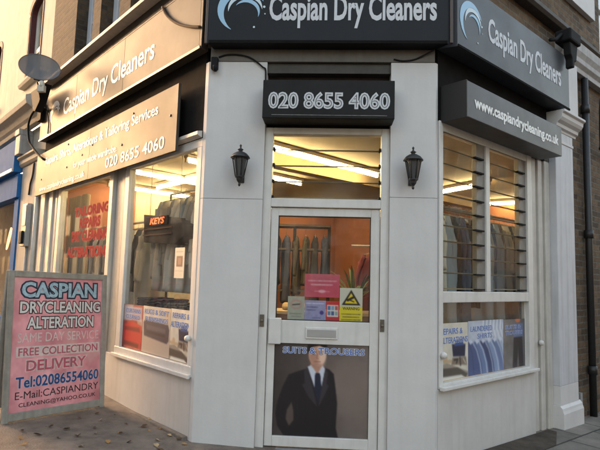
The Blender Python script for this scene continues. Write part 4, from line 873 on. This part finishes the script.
def rail(F, x0, x1, y, z, label):
    t = thing('clothes_rail', F((x0+x1)/2, y, .012), label, 'clothes rail', 'clothes rails in the shop')
    MB().tube([F(x0, y, z), F(x1, y, z)], .014).link('bar', ALU, t)
    for x in (x0+.02, x1-.02):
        MB().tube([F(x, y, z-.014), F(x, y, .05)], .014).link('post', ALU, t); MB().box(F, x-.025, x+.025, y-.25, y+.25, .013, .05).link('foot', ALU, t)
rail(RW, .48, 3.7, .55, 2.18, 'clothes rail just behind the right louvred window')
seq = ['sky', 'white', 'sky', 'black', 'denim', 'denim', 'black', 'tan', 'sky', 'grey', 'denim', 'sky', 'charcoal', 'white', 'navy', 'grey', 'sky', 'black', 'denim', 'grey', 'charcoal', 'sky', 'navy', 'grey', 'tan', 'black', 'denim', 'sky', 'grey']
for i, c_ in enumerate(seq):
    hang(RW(.56+i*.105+random.uniform(-.02, .02), .55, 2.10), 45+90+random.uniform(-14, 14), i % 3, c_, 'clothes hanging close together behind the right louvred window', 'garments behind the right window')
rail(LW, -1.95, -.40, .72, 2.38, 'clothes rail behind the left corner window')
for i, c_ in enumerate(['white', 'grey', 'white', 'sky', 'white', 'white', 'grey', 'white', 'sky', 'white', 'white', 'grey', 'white', 'white', 'sky']):
    hang(LW(-.48-i*.098, .72, 2.30), -45+90+random.uniform(-14, 14), (i+1) % 3, c_, 'pale clothes hanging in a row behind the left corner window', 'garments behind the corner window')
rail(LW, -4.3, -2.0, .62, 2.06, 'clothes rail behind the window with red lettering')
for i, c_ in enumerate(['white', 'charcoal', 'white', 'burgundy', 'white', 'charcoal', 'white', 'white', 'grey', 'white', 'charcoal', 'white', 'black', 'white', 'tan', 'white', 'white']):
    hang(LW(-2.08-i*.125, .62, 1.98), -45+90+random.uniform(-14, 14), i % 3, c_, 'light and dark clothes hanging behind the red lettered window', 'garments behind the lettered window')
CURT = mat('ivory_curtain', (.62, .57, .47), .9)
_n, _k = CURT.node_tree.nodes, CURT.node_tree.links
_t = _n.new('ShaderNodeBsdfTranslucent'); _t.inputs[0].default_value = (.62, .55, .42, 1); _m = _n.new('ShaderNodeMixShader'); _m.inputs[0].default_value = .45
_o = [q for q in _n if q.type == 'OUTPUT_MATERIAL'][0]; _k.new(_n['Principled BSDF'].outputs[0], _m.inputs[1]); _k.new(_t.outputs[0], _m.inputs[2]); _k.new(_m.outputs[0], _o.inputs[0])
cu = MB(); n = 60
cp_ = [(-4.25+.72*i/n, .30+.035*math.sin(i*.95)+.012*math.sin(i*2.3)) for i in range(n+1)]
cu.add([LW(x, y, z) for z in (.75, 2.50) for x, y in cp_]+[LW(x, y+.006, z) for z in (.75, 2.50) for x, y in cp_],
       [(i, i+1, n+2+i, n+1+i) for i in range(n)]+[(2*n+3+i, 2*n+2+i, 3*n+3+i, 3*n+4+i) for i in range(n)], 0, True)
tag(cu.link('curtain', CURT), 'ivory gathered curtain at the far side of the red lettered window', 'curtain')
# key sign box
kb_ = thing('key_cutting_sign', LW(-1.45, .40, 1.72), 'dark gabled key cutting display with glowing red letters, hung in the left window', 'lit sign')
kx = MB(); kx.prism_xz(LW, [(-1.81, 1.765), (-1.10, 1.72), (-.90, 1.80), (-.89, 1.92), (-1.12, 2.01), (-1.85, 2.09)], .34, .50); kx.link('cabinet', mat('dark_brown_cabinet', (.022, .014, .013), .75, var=.3, vscale=8), kb_, .008)
for z in (1.835, 1.90): MB().box(LW, -1.80, -1.14, .325, .3395, z, z+.014).link('strip', mat('dull_red_strip', (.09, .022, .02), .6), kb_)
MB().box(LW, -1.74, -1.24, .328, .3395, 1.945, 2.04).link('display_window', PLASTB, kb_)
text('lit_lettering', kb_, mat('lit_red_letters', (.5, .05, .02), .5, emit=(1.0, .09, .02), estr=.55), LW, 'KEYS', -1.65, -1.33, 1.957, 2.03, .327, th=.003, off=.02, shear=.03)
for x in (-1.85, -1.15): tag(MB().tube([LW(x, .42, 2.0), LW(x, .42, 2.86)], .003, 5).link('chain', ALU), 'thin chain holding up the key cutting display', 'chain', 'chains of the key display')
# shelf with folded jeans
sh = thing('display_shelf', LW(-.8, .3, .03), 'low display shelf with folded jeans behind the left window posters', 'shelf')
MB().box(LW, -1.50, -.13, .12, .55, 1.02, 1.05).link('board', mat('brown_shelf_board', (.16, .09, .05), .5), sh, .004)
for x in (-1.48, -.18): MB().box(LW, x, x+.03, .14, .53, .013, 1.02).link('side', DARKW, sh)
jm = None
for i in range(9):
    P = LW(-1.42+i*.148, .30, 1.051)
    if jm is None:
        jb = MB(); F0 = Frame(0, 0, 0)
        for k in range(4): jb.profile(F0, [(-.14, k*.022), (-.155, k*.022+.011), (-.14, k*.022+.021), (.14, k*.022+.021), (.15, k*.022+.011), (.14, k*.022)], -.066, .066)
        jm = jb.link('folded_jeans', mat('dark_denim', (.022, .026, .038), .9, var=.5, vscale=30), None, .006, origin=(0, 0, 0)); o = jm
    else: o = jm.copy(); C.objects.link(o)
    ang = -45+random.uniform(-12, 12); o.location = P; o.rotation_euler = (0, 0, math.radians(ang)); o.scale = (1, 1, random.uniform(.8, 1.3))
    tag(o, 'dark folded jeans piled in a row on the left window shelf', 'jeans', 'folded jeans on the window shelf')
# counter, racks, plant, burgundy coat seen through the door
ct = thing('shop_counter', (.1, 2.1, .012), 'wooden shop counter behind the door glass', 'counter')
MB().box(FR, -.75, .95, 1.9, 2.35, .013, .98).link('front', mat('counter_front', (.30, .13, .05), .5, var=.2), ct, .005); MB().box(FR, -.8, 1.0, 1.85, 2.4, .98, 1.02).link('worktop', mat('pale_worktop', (.45, .36, .24), .4), ct, .005)
tag(MB().profile(FR, [(2.0, 1.022), (1.97, 1.06), (2.02, 1.10), (2.18, 1.105), (2.24, 1.06), (2.2, 1.022)], -.55, -.05).link('brown_parcel', mat('kraft_paper', (.42, .30, .15), .7, var=.2, bump=.3, bscale=20), None, .02), 'brown paper parcel lying on the shop counter', 'parcel')
rk = thing('storage_rack', (-.55, 4.0, .012), 'dark storage rack of clothes at the back left inside the door', 'rack')
for x in (-1.1, -.55, 0.0): MB().box(FR, x-.025, x+.025, 3.95, 4.0, .013, 2.25).link('upright', PLASTB, rk)
for z in (.5, 1.2, 1.85, 2.23): MB().box(FR, -1.12, .02, 3.9, 4.3, z, z+.03).link('shelf', DARKW, rk)
for i in range(7): hang(Vector((-1.0+i*.155, 4.12, 2.1)), 90+random.uniform(-12, 12), i % 3, ['charcoal', 'black', 'navy', 'charcoal', 'olive', 'black', 'navy'][i], 'dark clothes packed on the storage rack at the back', 'garments on the storage rack')
hang(Vector((.62, 2.62, 1.78)), 15, 0, 'burgundy', 'burgundy coat hanging on its own at the right inside the door', 'single coat by the counter')
tag(MB().tube([Vector((.3, 2.62, 1.86)), Vector((1.7, 2.62, 1.86))], .013).link('wall_rail', ALU), 'short metal rail carrying the burgundy coat', 'rail')
pt = thing('potted_plant', (.33, 2.1, 1.02), 'green potted plant with strappy leaves on the counter', 'plant')
MB().lathe((.33, 2.1, 1.021), [(.06, 0), (.085, .13), (.095, .135), (.09, .15)], 18).link('pot', mat('terracotta_pot', (.28, .10, .05), .8), pt)
lf = MB(); r = random.Random(4)
for i in range(34):
    a = r.uniform(0, 6.28); L = r.uniform(.35, .72); el = r.uniform(.5, 1.4); p0 = Vector((.33+.03*math.cos(a), 2.1+.03*math.sin(a), 1.16)); d = Vector((math.cos(a)*math.cos(el), math.sin(a)*math.cos(el), math.sin(el))); sd_ = Vector((-math.sin(a), math.cos(a), 0))
    pts_ = [p0+d*L*t-Vector((0, 0, .18*L*t*t*2)) for t in (0, .35, .7, 1)]; wd = [.010, .022, .016, .001]
    vs = [p+sd_*w_*s_ for p, w_ in zip(pts_, wd) for s_ in (-1, 1)]; lf.add(vs, [(0, 1, 3, 2), (2, 3, 5, 4), (4, 5, 7, 6)], 0, True)
lf.link('leaves', mat('plant_leaf_green', (.05, .10, .03), .5, var=.4, vscale=20), pt)

# ================================================================== NEIGHBOURS
# cream house on the left
nb = thing('cream_house', LW(-8, 0, 0), 'cream rendered house with maroon arched windows beyond the satellite dish', 'house')
cw = MB()
WN = [(-6.15, -5.40), (-9.0, -8.25)]
cuts = [-16, -9.0, -8.25, -6.15, -5.40, -4.725]
for i in range(0, 6, 2): cw.box(LW, cuts[i], cuts[i+1], .0, .3, 4.25, 8.2)
def arch(a_, c_, z0, zs, n=12):
    cx, r = (a_+c_)/2, (c_-a_)/2; return [(cx+r*math.cos(t), zs+r*.55*math.sin(t)) for t in [math.pi*i/n for i in range(n+1)]]
for a_, c_ in WN:
    cw.box(LW, a_, c_, .0, .3, 4.25, 4.72)
    A = arch(a_, c_, 0, 5.95)
    for p, q in zip(A, A[1:]): cw.prism_xz(LW, [q, p, (p[0], 8.2), (q[0], 8.2)], .0, .3)
cw.link('wall', CREAM, nb)
for a_, c_ in WN:
    fr2 = MB(); A = arch(a_, c_, 0, 5.95); B = arch(a_+.05, c_-.05, 0, 5.95)
    rv = MB(); rv.box(LW, a_-.09, a_-.001, -.012, -.001, 4.72, 5.95); rv.box(LW, c_+.001, c_+.05, -.012, -.001, 4.72, 5.95)
    AO = arch(a_-.09, c_+.05, 0, 5.95)
    for i in range(len(A)-1): rv.prism_xz(LW, [A[i+1], A[i], (AO[i][0], AO[i][1]+.08), (AO[i+1][0], AO[i+1][1]+.08)], -.012, -.001)
    for i in range(len(A)-1): rv.prism_xz(LW, [A[i+1], A[i], (A[i][0], A[i][1]-.006), (A[i+1][0], A[i+1][1]-.006)], .005, .14)
    rv.box(LW, a_, a_+.006, .005, .14, 4.72, 5.95); rv.box(LW, c_-.006, c_, .005, .14, 4.72, 5.95)
    wo = rv.link('arched_window', MAROON, nb)
    for i in range(len(A)-1): fr2.prism_xz(LW, [A[i+1], A[i], B[i], B[i+1]], .095, .145)
    fr2.box(LW, a_+.007, a_+.055, .095, .145, 4.72, 5.95); fr2.box(LW, c_-.055, c_-.007, .095, .145, 4.72, 5.95); fr2.box(LW, a_+.05, c_-.05, .085, .145, 5.22, 5.30); fr2.box(LW, a_+.05, c_-.05, .095, .145, 4.72, 4.80)
    fr2.link('sash', mat('white_sash_paint', (.62, .60, .55), .4), wo)
    MB().box(LW, a_+.01, c_-.01, .125, .13, 4.73, 6.3).link('pane', GLASS, wo); MB().box(LW, a_-.05, c_+.05, .302, .31, 4.7, 6.4).link('room_blind', mat('pale_curtain', (.30, .29, .26), .9), wo)
    MB().profile(LW, [(.0, 4.60), (-.08, 4.61), (-.10, 4.66), (-.10, 4.70), (.09, 4.725)], a_-.12, c_+.12).link('sill', CREAM, wo, .004)
co_ = MB(); co_.profile(LW, [(.0, 3.74), (-.10, 3.74), (-.12, 3.80), (-.16, 3.84), (-.20, 3.92), (-.28, 3.97), (-.30, 4.04), (-.30, 4.10), (.0, 4.25)], -16, -4.80); co_.link('cornice', CREAM, nb, .005)
cs = MB(); cs.box(LW, -5.70, -4.87, -.04, .2, -.3, 3.12); cs.box(LW, -16, -4.72, .02, .3, 3.28, 3.74); cs.profile(LW, [(.02, 3.12), (-.06, 3.12), (-.09, 3.16), (-.09, 3.22), (-.13, 3.25), (-.13, 3.28), (.02, 3.28)], -5.75, -4.72); cs.box(LW, -4.87, -4.66, .0, .2, -.3, 3.12); cs.link('party_pilaster', CREAM, nb, .006)
cb_ = MB(); cb_.box(LW, -5.72, -5.45, -.18, .02, 3.30, 3.62); cb_.prism_xz(LW, [(-5.72, 3.62), (-5.45, 3.62), (-5.47, 3.72), (-5.70, 3.72)], -.2, .02); cb_.link('console_bracket', STONE, nb, .01)
# blue shopfront next door
bs = thing('blue_shopfront', LW(-7.5, 0, 0), 'bright blue shopfront next door at the far left', 'shopfront')
bm = MB(); bm.box(LW, -12, -5.72, -.10, .1, 2.62, 3.02); bm.box(LW, -5.98, -5.72, -.06, .1, -.2, 2.62); bm.box(LW, -12, -5.98, -.02, .1, -.2, .6); bm.link('frame', BLUE, bs, .006)
MB().box(LW, -12, -5.80, -.16, -.02, 3.05, 3.60).link('fascia', BLUE, bs, .006)
MB().box(LW, -12, -5.80, -.19, -.161, 3.05, 3.10).link('fascia_trim', UPVC, bs)
MB().box(LW, -12, -5.98, .03, .036, .6, 2.62).link('pane', GLASSB, bs)
MB().box(LW, -15.9, -5.8, .55, .60, -.1, 3.0).link('display_back', mat('brown_display_back', (.10, .06, .04), .8, var=.4), bs)
rs = MB()
for i, (x, z) in enumerate(((-6.4, 2.05), (-6.7, 1.8), (-7.1, 2.0))): rs.tube([LW(x+.13*math.cos(k*.7), .16, z+.20*math.sin(k*.7+i)) for k in range(9)], .012)
tag(rs.link('neon_sign', mat('lit_red_neon', (.8, .1, .03), .5, emit=(1.0, .16, .05), estr=3.0)), 'glowing red neon scribble in the blue shop window', 'neon sign')
# meter box, conduit
mt = thing('meter_box', LW(-5.05, -.09, 1.85), 'grey meter box with dark lock on the cream pilaster', 'meter box')
MB().box(LW, -5.22, -4.96, -.11, -.041, 1.78, 2.45).link('case', GREYM, mt, .01); MB().box(LW, -5.19, -4.99, -.118, -.1105, 2.1, 2.42).link('cover', mat('pale_grey_cover', (.45, .44, .42), .5), mt, .003); MB().box(LW, -5.17, -5.02, -.15, -.1105, 1.82, 2.02).link('lock', PLASTB, mt, .015)
tag(MB().tube([LW(-5.05, -.055, 1.78), LW(-5.05, -.055, .2)], .02).link('conduit', GREYM), 'grey conduit running down from the meter box', 'conduit')
tag(MB().cable([LW(-5.02, -.05, 3.10), LW(-5.03, -.055, 2.9), LW(-5.12, -.055, 2.78), LW(-5.16, -.055, 2.6)], .014).link('cable', IRON), 'dark bent cable on the cream pilaster above the meter box', 'cable')
tag(MB().tube([LW(-4.77, -.03, 3.1), LW(-4.77, -.03, -.1)], .035).link('white_pipe', CREAMP), 'white downpipe between the cream pilaster and the shop', 'pipe')
# brick house on the right
hr = thing('brick_house', RW(5, 0, 0), 'brown brick house beyond the right pilaster with white sash window above', 'house')
hb = MB(); hb.box(RW, 2.72, 12, .03, .35, -1.0, 4.06); hb.box(RW, 3.701, 4.05, .03, .35, 4.061, 8); hb.box(RW, 4.05, 5.2, .03, .35, 4.061, 4.55); hb.box(RW, 4.05, 5.2, .03, .35, 6.3, 8); hb.box(RW, 5.2, 12, .03, .35, 4.061, 8); hb.link('wall', BRICKR, hr)
hw = MB(); hw.box(RW, 4.05, 4.16, .08, .18, 4.55, 6.3); hw.box(RW, 5.09, 5.2, .08, .18, 4.55, 6.3); hw.box(RW, 4.16, 5.09, .08, .18, 4.55, 4.66); hw.box(RW, 4.16, 5.09, .08, .18, 6.2, 6.3); hw.box(RW, 4.16, 5.09, .09, .18, 5.4, 5.46); hwo = hw.link('sash_window', UPVC, hr, .004)
MB().box(RW, 4.16, 5.09, .12, .126, 4.66, 6.2).link('pane', GLASS, hwo); MB().box(RW, 4.1, 5.15, .25, .26, 4.6, 6.25).link('net_curtain', mat('pale_blue_curtain', (.4, .45, .5), .9), hwo)
dpi = thing('drainpipe', RW(3.28, -.03, -.1), 'black iron drainpipe on the brick wall at the right edge', 'drainpipe')
MB().tube([RW(3.28, -.03, -.30), RW(3.28, -.03, 4.05)], .042, 12).link('pipe', IRON, dpi)
for z in (.35, 2.0, 3.6):
    MB().tube([RW(3.28, -.03, z), RW(3.28, -.03, z+.10)], .055, 12).link('collar', IRON, dpi)
tag(MB().box(RW, 2.96, 3.02, -.005, .03, .04, .16).link('wall_vent', GREYM), 'small pale vent cover low on the brick wall beside the drainpipe', 'vent')
tag(MB().cable([RW(3.9, -.06, 4.05), RW(3.75, -.06, 3.85), RW(3.74, -.05, 3.3), RW(3.85, -.04, 3.2), RW(5, -.03, 3.1)], .02).link('cable', IRON), 'dark cable bundle on the brick wall below the cornice', 'cable')

# ================================================================== OPPOSITE SIDES OF THE STREETS (seen in the glass, and they shade the pavement)
def terrace(name, F, x0, x1, y0, H, label, bay=4.6):
    t = thing(name, F((x0+x1)/2, y0, 0), label, 'terrace')
    MB().box(F, x0, x1, y0-7, y0, -1.5, H-2.2).link('wall', BRICKO, t)
    MB().profile(F, [(y0+.3, H-2.25), (y0-3.4, H), (y0-7.3, H-2.25)], x0-.2, x1+.2).link('roof', mat('slate_roof', (.07, .07, .075), .7, var=.3, vscale=3), t)
    n = int((x1-x0)/bay)
    for i in range(n):
        xc = x0+(i+.5)*bay
        for z0, z1 in ((1.0, 3.0), (4.4, 6.2)):
            if z1 > H-2.4: continue
            for dx in (-1.1, 1.1):
                wq = MB(); wq.box(F, xc+dx-.6, xc+dx+.6, y0, y0+.06, z0, z1); wo = wq.link('window', mat('grey_terrace_frame', (.16, .155, .15), .6), t)
                MB().box(F, xc+dx-.5, xc+dx+.5, y0+.06, y0+.07, z0+.1, z1-.1).link('pane', mat('dark_reflecting_pane', (.03, .032, .035), .35), wo)
        cm = MB(); cm.box(F, xc+bay/2-.5, xc+bay/2+.3, y0-4.2, y0-2.6, H-1.2, H+1.0); cm.link('chimney', BRICKO, t)
terrace('brick_terrace', LW, -80, 1, -12.5, 13.9, 'brick terrace across the left street')
terrace('brick_terrace', RW, -1, 45, -14.5, 12.0, 'brick terrace across the right street')
terrace('brick_terrace', FR, -13, 13, -26, 10.0, 'brick terrace behind the road junction facing the corner door')

# ================================================================== FALLEN LEAVES
leaf = None; r = random.Random(11)
spots = [(-2.45, -.12), (-2.30, .05), (-2.62, -.22), (-2.1, -.2), (-1.95, .12), (-2.0, .35), (-1.7, .05), (-1.55, -.15), (-1.85, -.35), (-2.25, -.42), (-2.5, -.55), (-1.35, -.05), (-1.5, .18), (-1.75, .3), (-1.3, .10), (-2.35, -.3), (-1.25, -.28), (-1.65, -.45), (-2.05, -.6), (-1.95, .55), (-1.2, .02), (-1.42, .27), (-2.2, .35), (-1.6, .5), (-2.75, -.35), (-2.15, .02), (-1.88, -.02), (-1.12, -.08), (-1.16, .06), (-1.45, -.35), (-2.4, -.62), (-2.6, -.42), (-1.8, -.55), (-2.12, .55), (-1.58, .28), (-1.98, -.12), (-1.7, -.2), (-2.28, -.18), (-1.32, -.18)]
for i, (x, y) in enumerate(spots):
    if leaf is None:
        lm = MB(); out = [(0, -.5), (.22, -.25), (.34, .05), (.20, .35), (0, .55), (-.20, .33), (-.33, .06), (-.2, -.25)]
        vs = [Vector((a*.06, c*.06, .006+.010*abs(a)*2+.006*math.sin(c*4))) for a, c in out]+[Vector((0, 0, .003))]
        lm.add(vs, [(k, (k+1) % 8, 8) for k in range(8)], 0, True); lm.tube([Vector((0, -.03, .004)), Vector((.004, -.05, .005))], .0012, 5)
        leaf = lm.link('fallen_leaf', LEAFM[0], None, origin=(0, 0, 0)); o = leaf
    else: o = leaf.copy(); C.objects.link(o)
    sc = r.uniform(.6, 1.3); o.location = (x, y, SLOPE*x+.003); o.scale = (sc, sc*r.uniform(.7, 1.1), sc); o.rotation_euler = (r.uniform(-.2, .2), r.uniform(-.2, .2), r.uniform(0, 6.28))
    o.material_slots[0].link = 'OBJECT'; o.material_slots[0].material = LEAFM[i % 3]
    tag(o, 'dry brown fallen leaf on the pavement by the left wall', 'leaf', 'fallen leaves on the pavement')
bpy.context.view_layer.update()
